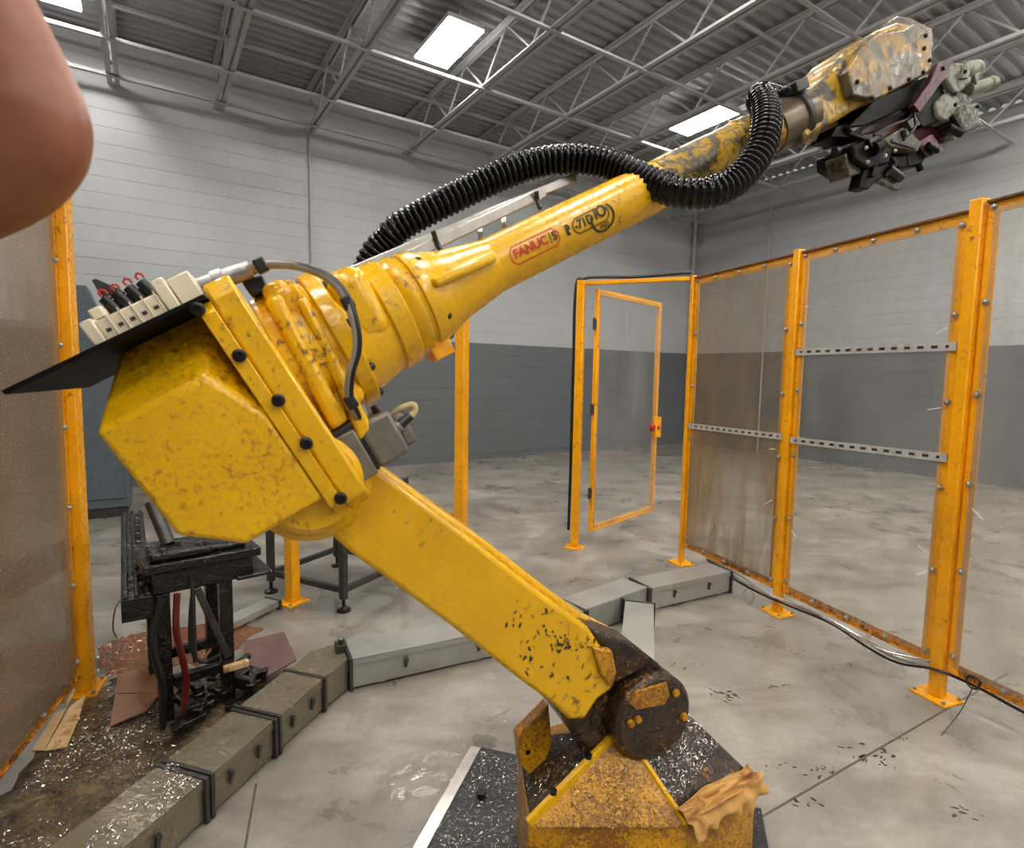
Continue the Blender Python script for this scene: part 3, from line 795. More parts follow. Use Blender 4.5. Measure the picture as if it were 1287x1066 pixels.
tag(obj('scrap_heap', m_, M['wetblack'], bevel=.006), 'heap of wet black scrap under the fixture', 'scrap', kind='stuff')

# sheets and litter on the floor
def sheet(name, pxz, mat, label, cat, th=.008):
    m_ = MB(); pts = [fl(x, y, z) for x, y, z in pxz]
    m_.prism(pts, Z3 * -th)
    return tag(obj(name, m_, M[mat], bevel=.001), label, cat)
sheet('flat_sheet', [(306, 806, .1), (357, 794, .14), (373, 829, .1), (306, 866, .06)], 'board', 'reddish brown stiff sheet leaning right of the black fixture', 'sheet')
r = thing('cardboard_sheet', 'creased brown cardboard piece lying left of the fixture leg', 'cardboard', fl(170, 880, 0))
for nm, pz in (('upper_flap', [(148, 847, .1), (207, 832, .12), (200, 871, .07), (145, 871, .07)]), ('lower_flap', [(145, 872, .07), (200, 872, .07), (184, 893, .04), (138, 912, .03)])):
    m_ = MB(); m_.prism([fl(*q) for q in pz], Z3 * -.006); obj(nm, m_, M['card'], r, .001)
r = thing('oily_paper', 'crumpled oily paper strips at the foot of the left panel', 'paper', fl(75, 910, 0))
for pz in ([(40, 943, .012), (70, 895, .03), (84, 890, .03), (56, 942, .012)], [(56, 943, .014), (88, 888, .04), (108, 872, .05), (98, 905, .03), (84, 938, .014)], [(76, 880, .05), (92, 860, .08), (95, 868, .07), (84, 886, .04)]):
    m_ = MB(); m_.prism([fl(*q) for q in pz], Z3 * -.006); obj('strip', m_, M['paper'], r, .001)

def puddle(name, pts, mat, label, z=.0025, jit=.012):
    pts = [fl(x, y, 0) for x, y in pts]; out = []
    for i, p in enumerate(pts):
        q = pts[(i + 1) % len(pts)]
        for k in range(8):
            s = p.lerp(q, k / 8); out.append(V((s.x + random.gauss(0, jit), s.y + random.gauss(0, jit), z)))
    m_ = MB(); m_.prism(out, Z3 * -.002)
    return tag(obj(name, m_, M[mat], smooth=0), label, 'puddle', kind='stuff')
puddle('oil_puddle', [(-60, 1066), (15, 985), (105, 885), (150, 850), (260, 850), (372, 872), (300, 950), (235, 1000), (100, 1100), (-40, 1150)], 'oil', 'brown oily puddle spread over the floor at lower left')
puddle('rusty_puddle', [(118, 815), (160, 800), (210, 790), (300, 780), (330, 790), (280, 830), (200, 838), (130, 850)], 'rustwater', 'rusty orange puddle behind the cardboard at left', .0022)
puddle('water_film', [(400, 730), (470, 715), (520, 735), (600, 775), (540, 800), (470, 800), (400, 780)], 'water', 'thin wet film by the grey frame stand', .0021)
puddle('water_film', [(760, 700), (800, 690), (845, 700), (850, 735), (810, 750), (770, 745)], 'water', 'thin wet film in front of the cell door', .0021)
puddle('water_film', [(480, 960), (560, 930), (620, 900), (640, 890), (600, 960), (540, 1000), (470, 1010)], 'ripple', 'thin wet film left of the black robot base plate', .0021)
# floor joints and dark scrapes
M['joint'] = plain('joint_filler', (84, 78, 70), .7)
m_ = MB()
ja, jb2 = fl(1235, 865), fl(930, 1043); jdv = (jb2 - ja).normalized()
m_.beam(ja - jdv * .3, jb2 + jdv * .6, .008, .003)
q0 = fl(308, 1066); q1 = fl(322, 985); m_.beam(q0 + (q0 - q1), q1, .008, .003)
j = obj('joint', m_, M['joint'], floor, smooth=0)
def smear(x, y, n, spread, along, s):
    m_ = MB(); c = fl(x, y, .0015)
    for k in range(n):
        q = c + V((random.gauss(0, spread), random.gauss(0, spread * .5), 0)); a = along + random.gauss(0, .5)
        l = random.uniform(.3, 1) * s; ww = l * random.uniform(.15, .5); pl = []
        for i in range(7):
            f = 2 * math.pi * i / 7; rr = random.uniform(.6, 1)
            pl.append(q + V((math.cos(a), math.sin(a), 0)) * (math.cos(f) * l * rr) + V((-math.sin(a), math.cos(a), 0)) * (math.sin(f) * ww * rr))
        m_.prism(pl, Z3 * -.001)
    o = obj('black_smear', m_, M['oilmark'], floor, smooth=0); o['kind'] = 'stuff'
M['oilmark'] = plain('dark_oil_mark', (52, 46, 40), .35)
smear(910, 875, 16, .05, -.6, .022); smear(980, 862, 6, .03, -.9, .02); smear(1095, 950, 22, .07, .5, .02); smear(1035, 972, 16, .05, .5, .014); smear(1136, 928, 3, .012, .5, .018)
smear(1015, 1010, 9, .03, -.7, .016); smear(1215, 1020, 7, .03, -.5, .018); smear(975, 965, 8, .04, -.5, .01); smear(860, 840, 9, .06, -.3, .014); smear(1070, 835, 3, .02, -.9, .02)

exec_robot = True
# ================================================================== the robot
HA_ = math.radians(22)
hh = V((math.cos(HA_), math.sin(HA_), 0)); nn = V((-math.sin(HA_), math.cos(HA_), 0))
QP = V((.25, 1.5, 0))
def rp(x, y, c=0.0):
    d = ray(x, y)
    return EYE + d * ((QP + nn * c - EYE).dot(nn) / d.dot(nn))
F0 = rp(345, 505); u = (rp(985, 150) - F0).normalized(); v = u.cross(nn); v = v if v.z > 0 else -v
def fa(t, w_, c=0.0): return F0 + u * t + v * w_ + nn * c
def tv(x, y, c=0.0):
    q = rp(x, y, c) - F0; return q.dot(u), q.dot(v)
TA = fa(0, .055); TU = (fa(1, .014) - TA).normalized(); TV = TU.cross(nn); TV = TV if TV.z > 0 else -TV
def ta(t, w_=0, c=0): return TA + TU * t + TV * w_ + nn * c
def pp(poly, c0, c1): return [rp(x, y, c0) for x, y in poly], nn * (c1 - c0)

base_c = fl(800, 1020, .1); base_c.z = 0
rob = thing('robot_arm', 'big yellow industrial robot arm leaning across the cell', 'robot', base_c)

# --- turret / base
zr = .36
P1 = fl(664, 1041, zr); P2 = fl(862, 1041, zr); P3 = fl(951, 985, zr); P0 = fl(651, 926, zr)
AP = rp(782, 920, -.02)
P4 = P0 + (P3 - P2) * .9 + (P2 - P1) * .15; P4.z = zr
ZF = .045
m_ = MB()
ring = [P0, P1, P2, P3, P4]
AP2 = AP + (P3 - P2) * .75
top = [AP, AP2]
low = [V((p.x, p.y, ZF)) for p in ring]
m_.add(ring + low + top, [(0, 1, 10), (1, 2, 10), (2, 3, 11, 10), (3, 4, 11), (4, 0, 10, 11)] + [(i, i + 5, (i + 1) % 5 + 5, (i + 1) % 5) for i in range(5)] + [(9, 8, 7, 6, 5)])
obj('base', m_, M['basey'], rob, .006)
# black oily coating plates: right slope and left slope carry guards
def slab(pts, th, name, mat, bevel=.003):
    a = V(pts[0]); nrm = (V(pts[1]) - a).cross(V(pts[2]) - a).normalized()
    if nrm.z < 0: nrm = -nrm
    m_ = MB(); m_.prism([V(p) + nrm * .001 for p in pts], nrm * th); return obj(name, m_, M[mat], rob, bevel)
L3_ = lambda p, q, k: V(p).lerp(V(q), k)
slab([L3_(AP, P2, .05), L3_(AP, P2, .93), L3_(P2, P3, .9), L3_(AP2, P3, .88), L3_(AP2, P3, .05)], .012, 'right_guard', 'oily')
slab([L3_(AP, P1, .06), L3_(AP, P1, .96), L3_(P1, P0, .95), L3_(AP, P0, .1)], .012, 'left_guard', 'oily')
slab([L3_(AP, P1, .08), L3_(AP, P1, .95) , L3_(P1, P2, .06), L3_(P1, P2, .94), L3_(AP, P2, .95), L3_(AP, P2, .1)], .008, 'front_guard', 'basey')
m_ = MB(); nu = Z3
m_.beam(L3_(AP, P1, -.03) + Z3 * .012, L3_(AP, P1, 1.0) + Z3 * .012, .016, .03); m_.beam(L3_(AP, P2, .0) + Z3 * .01, L3_(AP, P2, 1.0) + Z3 * .01, .014, .016)
obj('ridge_flange', m_, M['yellow'], rob, .003)
for k in (.38, .75):
    q = L3_(AP, P1, k) + Z3 * .026
    m_ = MB(); m_.cyl(q, q + Z3 * .01, .01, 8); obj('bolt', m_, M['bolt'], rob)
# upright side cheek with a hole
ck, ex = pp([(651, 926), (690, 886), (694, 935), (676, 985), (655, 962)], .1, .14)
m_ = MB(); m_.prism(ck, ex); obj('side_cheek', m_, M['basey'], rob, .004)
q = rp(664, 946, .098); m_ = MB(); m_.cyl(q, q + nn * .004, .008, 10); obj('hole', m_, M['bolt'], rob)
# foot: round pedestal under the turret and black mounting plate
ctr = (P0 + P1 + P2 + P3 + P4) / 5; ctr.z = 0
bc = [fl(605, 938, .03), fl(515, 1105, .03)]
# --- mounting plate (own thing, the robot stands on it)
e0 = fl(605, 938, .04); e1_ = fl(512, 1110, .04); ev = (e1_ - e0); ev.z = 0; evn = ev.normalized(); es = V((-evn.y, evn.x, 0))
if es.x < 0: es = -es
r = thing('mounting_plate', 'black steel floor plate with a bright edge under the robot base', 'plate', V((ctr.x, ctr.y, 0)))
m_ = MB(); W_, L_ = 1.05, .95
m_.prism([V((q.x, q.y, .0)) for q in (e0, e0 + evn * L_, e0 + evn * L_ + es * W_, e0 + es * W_)], Z3 * .038)
M['swarfplate'] = dirty('swarf_black_plate', (34, 33, 32), (150, 144, 132), .3, 120, .14, 7, .5)
obj('plate', m_, M['swarfplate'], r, .002)
m_ = MB(); m_.beam(e0 - es * .024 + Z3 * -.022, e0 + evn * L_ - es * .024 + Z3 * -.022, .046, .032); obj('bright_edge', m_, M['rail'], r, .002)
m_ = MB(); q = e0 + evn * .25 + es * .09; m_.cyl(V((q.x, q.y, .038)), V((q.x, q.y, .055)), .018, 6); obj('anchor_bolt', m_, M['bolt'], r)

# --- J2 hub
def hub(px, py, c0, c1, rad, name, mat, chamf=.012, seg=40, px2=None):
    a = rp(px, py, c0); m_ = MB()
    m_.lathe(a, nn, [(0, rad - chamf), (chamf, rad), (c1 - c0 - chamf, rad), (c1 - c0, rad - chamf)], seg)
    return obj(name, m_, M[mat], rob)
hub(776, 884, -.02, .22, .15, 'shoulder_hub', 'oily')
hub(824, 905, -.09, .1, .125, 'shoulder_motor_cover', 'oily')
hc = rp(824, 905, -.09)
ce, ex = pp([(792, 885), (800, 870), (838, 858), (842, 874), (836, 886), (800, 893)], -.096, -.085)
m_ = MB(); m_.prism(ce, ex); obj('pocket', m_, M['basey'], rob, .002)
for x, y in ((852, 873), (862, 903), (804, 907), (795, 912)):
    q = rp(x, y, -.1); m_ = MB(); m_.lathe(q, nn, [(0, .004), (.002, .010), (.012, .012)], 12); obj('bolt', m_, M['basey'], rob)

# --- lower link J2-J3 : plate with tapered outline
lk = [(392, 652), (412, 598), (452, 574), (475, 590), (600, 684), (700, 762), (741, 790), (771, 836), (771, 866), (752, 880), (736, 905), (716, 906), (690, 882), (660, 860), (560, 782), (440, 695)]
pts, ex = pp(lk, -.06, .03)
m_ = MB(); m_.prism(pts, ex); obj('lower_link', m_, M['link'], rob, .012, seg=3)
lk2 = [(405, 650), (430, 590), (478, 586), (610, 680), (708, 756), (750, 786), (800, 812), (838, 843), (800, 880), (740, 880), (600, 780)]
pts, ex = pp(lk2, .03, .14)
m_ = MB(); m_.prism(pts, ex); obj('link_back_rib', m_, M['link'], rob, .012, seg=3)
pts, ex = pp([(740, 790), (760, 796), (800, 812), (830, 836), (838, 846), (800, 848), (770, 862), (768, 838)], -.05, .06)
m_ = MB(); m_.prism(pts, ex); obj('link_end_cap', m_, M['oily'], rob, .01)
pts, ex = pp([(746, 815), (770, 818), (776, 845), (770, 866), (756, 850)], -.075, -.05)
m_ = MB(); m_.prism(pts, ex); obj('link_boss', m_, M['basey'], rob, .006)

random.seed(11)
m_ = MB()
for cx, cy, n_, sx, sy in ((688, 790, 15, 9, 14), (665, 815, 12, 6, 14), (708, 812, 12, 9, 5), (655, 775, 8, 10, 5), (700, 840, 8, 10, 14), (735, 820, 6, 6, 12)):
    for k in range(n_):
        x, y = random.gauss(cx, sx), random.gauss(cy, sy); l = random.uniform(1.2, 5); w2 = random.uniform(.6, 2)
        a_ = random.gauss(1.75, .45); pl = []
        for i in range(7):
            f = 2 * math.pi * i / 7; rr = random.uniform(.6, 1.1); ex_, ey_ = math.cos(f) * l * rr, math.sin(f) * w2 * rr
            pl.append(rp(x + ex_ * math.cos(a_) - ey_ * math.sin(a_), y + ex_ * math.sin(a_) + ey_ * math.cos(a_), -.0612))
        m_.prism(pl, nn * .002)
o = obj('scrape_mark', m_, M['oilmark'], rob, smooth=0); o['kind'] = 'stuff'
# --- J3 hub and forearm casting
hub(392, 610, -.13, .16, .118, 'elbow_hub', 'yellow')
hub(392, 610, -.165, -.12, .1, 'elbow_cap', 'yellow')
def plate(t0, t1, outline, name, mat, bevel=.006):
    """slab across the forearm axis; outline is (c, v)"""
    m_ = MB(); m_.prism([fa(t0, b_, c_) for c_, b_ in outline], u * (t1 - t0)); return obj(name, m_, M[mat], rob, bevel)
oct_ = [(-.195, -.225), (-.195, .205), (-.168, .24), (.168, .24), (.195, .205), (.195, -.225), (.16, -.252), (-.16, -.252)]
plate(.012, .062, oct_, 'housing_flange', 'yellow', .007)
fo = [(-.205, -.215), (-.205, .19), (-.18, .21), (.18, .21), (.205, .19), (.205, -.215), (.17, -.24), (-.17, -.24)]
plate(-.014, .012, [(c * .985, b) for c, b in fo], 'cover_flange', 'yellow', .002)
# faceted rear cover
N_, X_, D_ = -.2, -.2, -.2
A_ = fa(-.25, .1, -.2); G_ = fa(-.062, .1, -.2); Xp = fa(-.014, -.01, -.2); Dp = fa(-.014, -.195, -.2); E_ = fa(-.17, -.19, -.2); Fp = fa(-.25, -.112, -.2)
B_ = fa(-.18, .212, -.06); C_ = fa(-.014, .212, -.06)
A2 = fa(-.25, .1, .19); B2 = fa(-.18, .212, .05); C2 = fa(-.014, .212, .05); D2 = fa(-.014, -.195, .19); E2 = fa(-.17, -.19, .19); F2 = fa(-.25, -.112, .19); X2 = fa(-.014, .1, .19)
m_ = MB(); vs = [A_, G_, Xp, Dp, E_, Fp, B_, C_, A2, B2, C2, D2, E2, F2, X2]
m_.add(vs, [(0, 1, 2, 3, 4, 5), (0, 6, 7, 1), (1, 7, 2), (8, 13, 12, 11, 14), (8, 14, 10, 9), (6, 9, 10, 7), (0, 8, 9, 6), (0, 5, 13, 8), (5, 4, 12, 13), (4, 3, 11, 12), (2, 7, 10, 14, 11, 3)])
obj('rear_cover', m_, M['cover'], rob, .01, seg=3, smooth=25)
for x, y in ((249, 389), (301, 447), (350, 503), (385, 557), (428, 626)):
    t_, w_ = tv(x, y, -.205)
    q = fa(t_, w_, -.203); m_ = MB(); m_.lathe(q, -nn, [(0, .012), (.008, .012), (.01, .009), (.0101, .006), (.004, .005)], 12); obj('bolt', m_, M['bolt'], rob)
# body between flange and J4
bl = [(.06, .15), (.09, .152), (.13, .148), (.165, .142), (.166, .155), (.2, .155), (.201, .138), (.25, .128), (.285, .117), (.286, .125), (.33, .123), (.331, .109)]
m_ = MB(); m_.lathe(TA, TU, bl, 40, nn); obj('forearm_body', m_, M['yellow'], rob, .003)
# lower casting web under the body reaching to the elbow
pts, ex = pp([(330, 372), (372, 352), (400, 380), (448, 470), (462, 500), (436, 522), (446, 560), (450, 604), (420, 640), (380, 560)], -.12, .12)
m_ = MB(); m_.prism(pts, ex); obj('elbow_casting', m_, M['yellow'], rob, .015, seg=3)
pts, ex = pp([(332, 378), (352, 366), (420, 498), (440, 528), (418, 542), (398, 505)], -.16, -.1)
m_ = MB(); m_.prism(pts, ex); obj('casting_rib', m_, M['yellow'], rob, .012, seg=3)
pts, ex = pp([(372, 376), (386, 372), (446, 492), (470, 540), (452, 556), (424, 486)], -.15, -.1)
m_ = MB(); m_.prism(pts, ex); obj('casting_rib', m_, M['yellow'], rob, .01, seg=3)
# J4 motor bulge and lugs
def tbox(t_, w_, c_, sx, sy, sz, name, mat, bev):
    m_ = MB(); m_.box(ta(t_, w_, c_), (sx, sy, sz), (TU, TV, nn)); return obj(name, m_, M[mat], rob, bev, seg=4)
tbox(.243, .045, -.075, .085, .15, .12, 'motor_boss', 'yellow', .03)
tbox(.236, .105, .0, .09, .05, .14, 'motor_boss', 'yellow', .02)
tbox(.115, .125, -.06, .05, .06, .1, 'motor_boss', 'yellow', .018)
# neck and tube
nk = [(.331, .112), (.345, .118), (.362, .118), (.363, .11), (.375, .11), (.376, .116), (.40, .114), (.43, .1), (.47, .086), (.53, .0755), (.585, .0665)]
m_ = MB(); m_.lathe(TA, TU, nk, 40, nn); obj('tube_neck', m_, M['yellow'], rob, .002)
for s_ in (-1, 1):
    m_ = MB(); a0_ = ta(.40, .02 , -.1 * s_); a1_ = ta(.57, .015, -.06 * s_); m_.beam(a0_, a1_, .05, .022, TV); obj('neck_rib', m_, M['yellow'], rob, .008)
for k in range(9):
    a_ = k / 9 * 2 * math.pi + .2; dv = TV * math.sin(a_) + nn * math.cos(a_)
    for t_, rr in ((.405, .116), (.2, .156)):
        m_ = MB(); m_.dome(TA + TU * t_ + dv * (rr - .012), TU, .009, .012, 8); obj('bolt', m_, M['bolt'], rob)
m_ = MB(); m_.lathe(TA, TU, [(.58, .066), (1.0, .0645), (1.12, .064)], 40, nn); tb = obj('forearm_tube', m_, M['tube'], rob)
m_ = MB(); m_.lathe(TA, TU, [(1.115, .066), (1.3, .066), (1.42, .0655), (1.425, .07), (1.46, .07), (1.462, .065), (1.56, .065)], 40, nn); obj('worn_tube_end', m_, M['worn'], rob)
m_ = MB(); m_.lathe(TA, TU, [(1.55, .069), (1.64, .069), (1.642, .074), (1.665, .074), (1.667, .069), (1.7, .069)], 40, nn); obj('clamp_sleeve', m_, M['sleeve'], rob)
m_ = MB(); m_.lathe(TA, TU, [(1.645, .0755), (1.662, .0755)], 40, nn); obj('black_band', m_, M['black'], rob)
q = ta(1.66, .075, -.03); m_ = MB(); m_.box(q, (.05, .06, .03), (TU, nn, TV)); m_.cyl(q - TU * .03, q + TU * .035, .014, 10); obj('hose_bracket', m_, M['darksteel'], rob, .003)
m_ = MB(); m_.box(ta(.372, -.11, -.02), (.05, .07, .05), (TU, nn, TV)); obj('stop_block', m_, M['fence'], rob, .003)

# lettering wrapped on the tube
def on_tube(x, y, t0, ph0, sc, ang, r_=.0665):
    ca, sa = math.cos(ang), math.sin(ang); X, Y = (x * ca - y * sa) * sc, (x * sa + y * ca) * sc
    ph = ph0 + Y / r_
    return TA + TU * (t0 + X) + (-nn * math.cos(ph) + TV * math.sin(ph)) * r_
def frame_on(t0, t1, f0, f1, wd, mat, name='label_border'):
    m_ = MB()
    def strip(a, b):
        n = 10; vs = []
        du, dp = b[0] - a[0], (b[1] - a[1]) * .0664; l = math.hypot(du, dp); nu, np_ = -dp / l * wd / 2, du / l * wd / 2
        for i in range(n + 1):
            k = i / n
            for s_ in (-1, 1):
                tt = a[0] + (b[0] - a[0]) * k + s_ * nu; ff = a[1] + (b[1] - a[1]) * k + s_ * np_ / .0664
                vs.append(TA + TU * tt + (-nn * math.cos(ff) + TV * math.sin(ff)) * .0664)
        m_.add(vs, [(2 * i, 2 * i + 1, 2 * i + 3, 2 * i + 2) for i in range(n)])
    e, ef = .012, .012 / .0664
    P_ = [(t0 + e, f0), (t1 - e, f0), (t1, f0 + ef), (t1, f1 - ef), (t1 - e, f1), (t0 + e, f1), (t0, f1 - ef), (t0, f0 + ef)]
    for i in range(8): strip(P_[i], P_[(i + 1) % 8])
    return obj(name, m_, M[mat], tb, smooth=0, recalc=False)
def fit(text, t0, t1, f0, capm, mat, bold=.02):
    """text stretched to run t0..t1 along the tube with capitals capm high"""
    cu = bpy.data.curves.new('text', 'FONT'); cu.body = text; cu.size = 1; cu.offset = bold
    ob = bpy.data.objects.new('text', cu); C.objects.link(ob)
    dg = bpy.context.evaluated_depsgraph_get(); dg.update()
    me = bpy.data.meshes.new_from_object(ob.evaluated_get(dg)); bpy.data.objects.remove(ob)
    xs = [q.co.x for q in me.vertices]; ys = [q.co.y for q in me.vertices]
    x0, x1, y0, y1 = min(xs), max(xs), min(ys), max(ys)
    bm = bmesh.new(); bm.from_mesh(me); bmesh.ops.triangulate(bm, faces=bm.faces)
    bmesh.ops.subdivide_edges(bm, edges=[e for e in bm.edges if e.calc_length() > .2], cuts=2)
    bmesh.ops.triangulate(bm, faces=bm.faces); bm.verts.ensure_lookup_table(); bm.verts.index_update()
    m_ = MB()
    m_.add([on_tube((q.co.x - x0) / (x1 - x0) * (t1 - t0), (q.co.y - y0) / (y1 - y0) * capm, t0, f0, 1, 0, .067) for q in bm.verts], [[q.index for q in f.verts] for f in bm.faces])
    bm.free()
    return obj('lettering', m_, M[mat], tb, smooth=0, recalc=False)
frame_on(.614, .752, -.36, .28, .003, 'redink')
fit('FANUC', .624, .720, -.16, .0225, 'redink', .035)
fit('S', .734, .747, -.16, .0215, 'blackink', .03)
fit('|', .727, .729, -.2, .026, 'blackink', 0)
fit('R', .774, .792, -.22, .026, 'blackink', .06)
frame_on(.796, .905, -.34, .22, .003, 'blackink')
fit('-71D', .801, .857, -.2, .0235, 'blackink', .03)
fit('iO', .864, .9, -.16, .03, 'blackink', .03)
tc, fc = .884, -.08
m_ = MB(); vs = []
for i in range(33):
    a_ = math.radians(-200 + 250 * i / 32)
    for rr in (.031, .037): vs.append(on_tube(rr * math.cos(a_), rr * math.sin(a_), tc, fc - .1, 1, 0, .0663))
m_.add(vs, [(2 * i, 2 * i + 1, 2 * i + 3, 2 * i + 2) for i in range(32)])
obj('round_emblem', m_, M['blackink'], tb, smooth=0, recalc=False)
fit('702', tc - .014, tc + .016, fc - .5, .012, 'blackink', .02)

# --- wrist housing
wr = [(1002, 128), (1030, 104), (1054, 84), (1056, 72), (1066, 60), (1104, 36), (1130, 26), (1150, 30), (1171, 40), (1172, 80), (1164, 94), (1110, 124), (1082, 134), (1040, 160), (1010, 180)]
pts, ex = pp(wr, -.055, .08)
m_ = MB(); m_.prism(pts, ex); obj('wrist_housing', m_, M['worn'], rob, .016, seg=3)
pts, ex = pp([(1066, 89), (1084, 62), (1104, 43), (1136, 38), (1149, 30), (1171, 39), (1172, 80), (1165, 92), (1100, 125), (1072, 119)], -.085, -.054)
m_ = MB(); m_.prism(pts, ex); obj('wrist_side_plate', m_, M['wornplate'], rob, .004)
pts, ex = pp([(1106, 34), (1128, 20), (1145, 22), (1172, 36), (1174, 60), (1120, 60)], .08, .1)
m_ = MB(); m_.prism(pts, ex); obj('wrist_side_plate', m_, M['wornplate'], rob, .004)
for x, y in ((1077, 103), (1161, 61), (1163, 45), (1168, 76), (1160, 91), (1142, 100), (1118, 111), (1096, 123)):
    q = rp(x, y, -.085); m_ = MB(); m_.dome(q, -nn, .007, .007, 8); obj('bolt', m_, M['bolt'], rob)
m_ = MB(); m_.cyl(rp(1122, 104, .01), rp(1136, 135, .01), .06, 24); obj('tool_flange', m_, M['gripblack'], rob, .004)
pts, ex = pp([(1012, 172), (1052, 152), (1060, 158), (1034, 180)], .03, .06)
m_ = MB(); m_.prism(pts, ex); obj('wrist_guard', m_, M['paper'], rob, .002)

# --- corrugated conduit
hpts = [(452, 368, .28), (462, 340, .26), (472, 318, .25), (487, 302, .24), (505, 284, .22), (560, 254, .18), (640, 217, .14), (700, 201, .1), (760, 205, .05), (810, 226, -.03), (850, 241, -.1), (890, 242, -.14), (925, 227, -.15), (951, 197, -.15), (962, 165, -.13), (962, 138, -.08), (956, 124, -.03), (962, 123, .02), (978, 127, .03)]
sp = spline([rp(*q) for q in hpts], 24)
# resample by length
cum = [0]
for i in range(1, len(sp)): cum.append(cum[-1] + (sp[i] - sp[i - 1]).length)
LT = cum[-1]; pitch = .0165; per = 6; n = int(LT / pitch * per); res = []; rad = []
k = 0
for i in range(n + 1):
    s_ = LT * i / n
    while k < len(cum) - 2 and cum[k + 1] < s_: k += 1
    f = (s_ - cum[k]) / max(1e-9, cum[k + 1] - cum[k]); res.append(sp[k].lerp(sp[k + 1], f))
    rad.append(.0335 + .0065 * (.5 + .5 * math.cos(2 * math.pi * i / per)) ** .6)
m_ = MB(); m_.tube(res, rad, 20); obj('corrugated_conduit', m_, M['hose'], rob, smooth=80)
# --- cable tray: two steel rails over the forearm, on small brackets
def rail(a, b, c, name, wd=.03, hd=.026):
    p0, p1 = rp(*a, c), rp(*b, c); m_ = MB(); d = (p1 - p0).normalized(); up = d.cross(nn); up = up if up.z > 0 else -up
    m_.beam(p0, p1, wd, .004, up); m_.beam(p0 - nn * wd / 2 - up * hd / 2, p1 - nn * wd / 2 - up * hd / 2, .004, hd, up); m_.beam(p0 + nn * wd / 2 - up * hd / 2, p1 + nn * wd / 2 - up * hd / 2, .004, hd, up)
    return obj(name, m_, M['rail'], rob, .001)
rail((352, 374), (719, 220), .12, 'tray_rail', .03, .02); rail((420, 360), (679, 238), .03, 'tray_rail', .03, .022)
for x, y, yb in ((513, 318, 345), (602, 275, 302), (632, 262, 292)):
    m_ = MB(); m_.beam(rp(x, y, .08), rp(x + 2, yb, .04), .012, .012); obj('tray_bracket', m_, M['rail'], rob, .001)
for x, y, x2, y2 in ((544, 290, 556, 318), (674, 240, 679, 262)):
    m_ = MB(); m_.tube(spline([rp(x, y, .0), rp((x + x2) / 2 - 1, (y + y2) / 2, .01), rp(x2, y2, 0)], 6), .006, 8); obj('tie_strap', m_, M['black'], rob)
pts, ex = pp([(462, 345), (500, 322), (520, 330), (480, 352)], .06, .1); m_ = MB(); m_.prism(pts, ex); obj('tray_foot', m_, M['black'], rob, .004)

# --- black shelf plate with the valve block
m_ = MB()
m_.prism([fa(-.317, .2135, -.2), fa(.01, .2135, -.2), fa(.01, .2135, .2), fa(-.317, .2135, .2)], v * .008); obj('shelf_plate', m_, M['blackplate'], rob, .001)
def fbox(t0, t1, w0, w1, c0, c1, name, mat, par=None, bevel=.003):
    m_ = MB(); m_.box(fa((t0 + t1) / 2, (w0 + w1) / 2, (c0 + c1) / 2), (t1 - t0, w1 - w0, c1 - c0), (u, v, nn)); return obj(name, m_, M[mat], par or rob, bevel)
W0 = .222
vt = lambda x, y, c=-.16: tv(x, y, c)
vb = fbox(-.158, -.055, W0, W0 + .036, -.18, -.08, 'valve_block', 'beige')
for k in range(5):
    t0 = -.154 + k * .02; fbox(t0, t0 + .015, W0 + .0365, W0 + .039, -.172, -.15, 'port', 'black', vb, .0005)
    fbox(t0 + .0165, t0 + .018, W0 + .002, W0 + .041, -.1825, -.1795, 'divider', 'beige', vb, 0)
    fbox(t0 + .004, t0 + .012, W0 + .012, W0 + .018, -.1812, -.1797, 'port_mark', 'darksteel', vb, 0)
fbox(-.178, -.158, W0, W0 + .043, -.185, -.1, 'valve_end', 'beige')
fbox(-.166, -.145, W0 + .043, W0 + .066, -.13, -.09, 'valve_end', 'beige')
fbox(-.053, -.032, W0, W0 + .056, -.18, -.06, 'valve_end', 'beige')
fbox(-.03, .008, W0, W0 + .05, -.17, -.05, 'valve_module', 'beige')
for k in range(4):
    q = fa(-.128 + k * .022, W0 + .03, -.09); q2 = q + (v * .055 - u * .012)
    m_ = MB(); m_.lathe(q, q2 - q, [(0, .012), (.04, .012), (.042, .010), (.052, .010), (.053, .006)], 12); sol = obj('solenoid', m_, M['black'], rob)
    m_ = MB(); m_.tube([q2, q2 + (q2 - q) * .12, q2 + (q2 - q) * .2 + u * .006, q2 + (q2 - q) * .12 + u * .011, q2 + u * .010], .0022, 6); obj('red_pull_ring', m_, M['red'], sol)
_p, _e = pp([(115, 352), (120, 350), (152, 364), (178, 380), (160, 396), (140, 396)], .02, .026)
m_ = MB(); m_.prism(_p, _e); obj('bracket_plate', m_, M['darksteel'], rob, .001)
# connector and looping cable
ca, cb_ = rp(248, 362, -.1), rp(305, 342, -.1); cdv = (cb_ - ca).normalized()
m_ = MB(); m_.lathe(ca, cdv, [(0, .016), (.03, .016), (.031, .02), (.05, .02), (.051, .017), (.1, .017), (.101, .012), (.125, .01)], 18); obj('cable_connector', m_, M['steel'], rob)
lp_ = [(300, 344, -.1), (326, 334, -.12), (372, 334, -.15), (410, 348, -.17), (434, 374, -.19), (446, 410, -.2), (448, 440, -.2), (440, 470, -.19), (438, 500, -.17), (446, 520, -.15), (452, 535, -.13)]
m_ = MB(); m_.tube(spline([rp(*q) for q in lp_], 10), .0085, 10); cb0 = obj('looped_cable', m_, M['greycable'], rob)
m_ = MB(); m_.tube(spline([rp(x + 3, y - 1, c - .004) for x, y, c in lp_], 10), .006, 8); obj('looped_cable', m_, M['black'], rob)
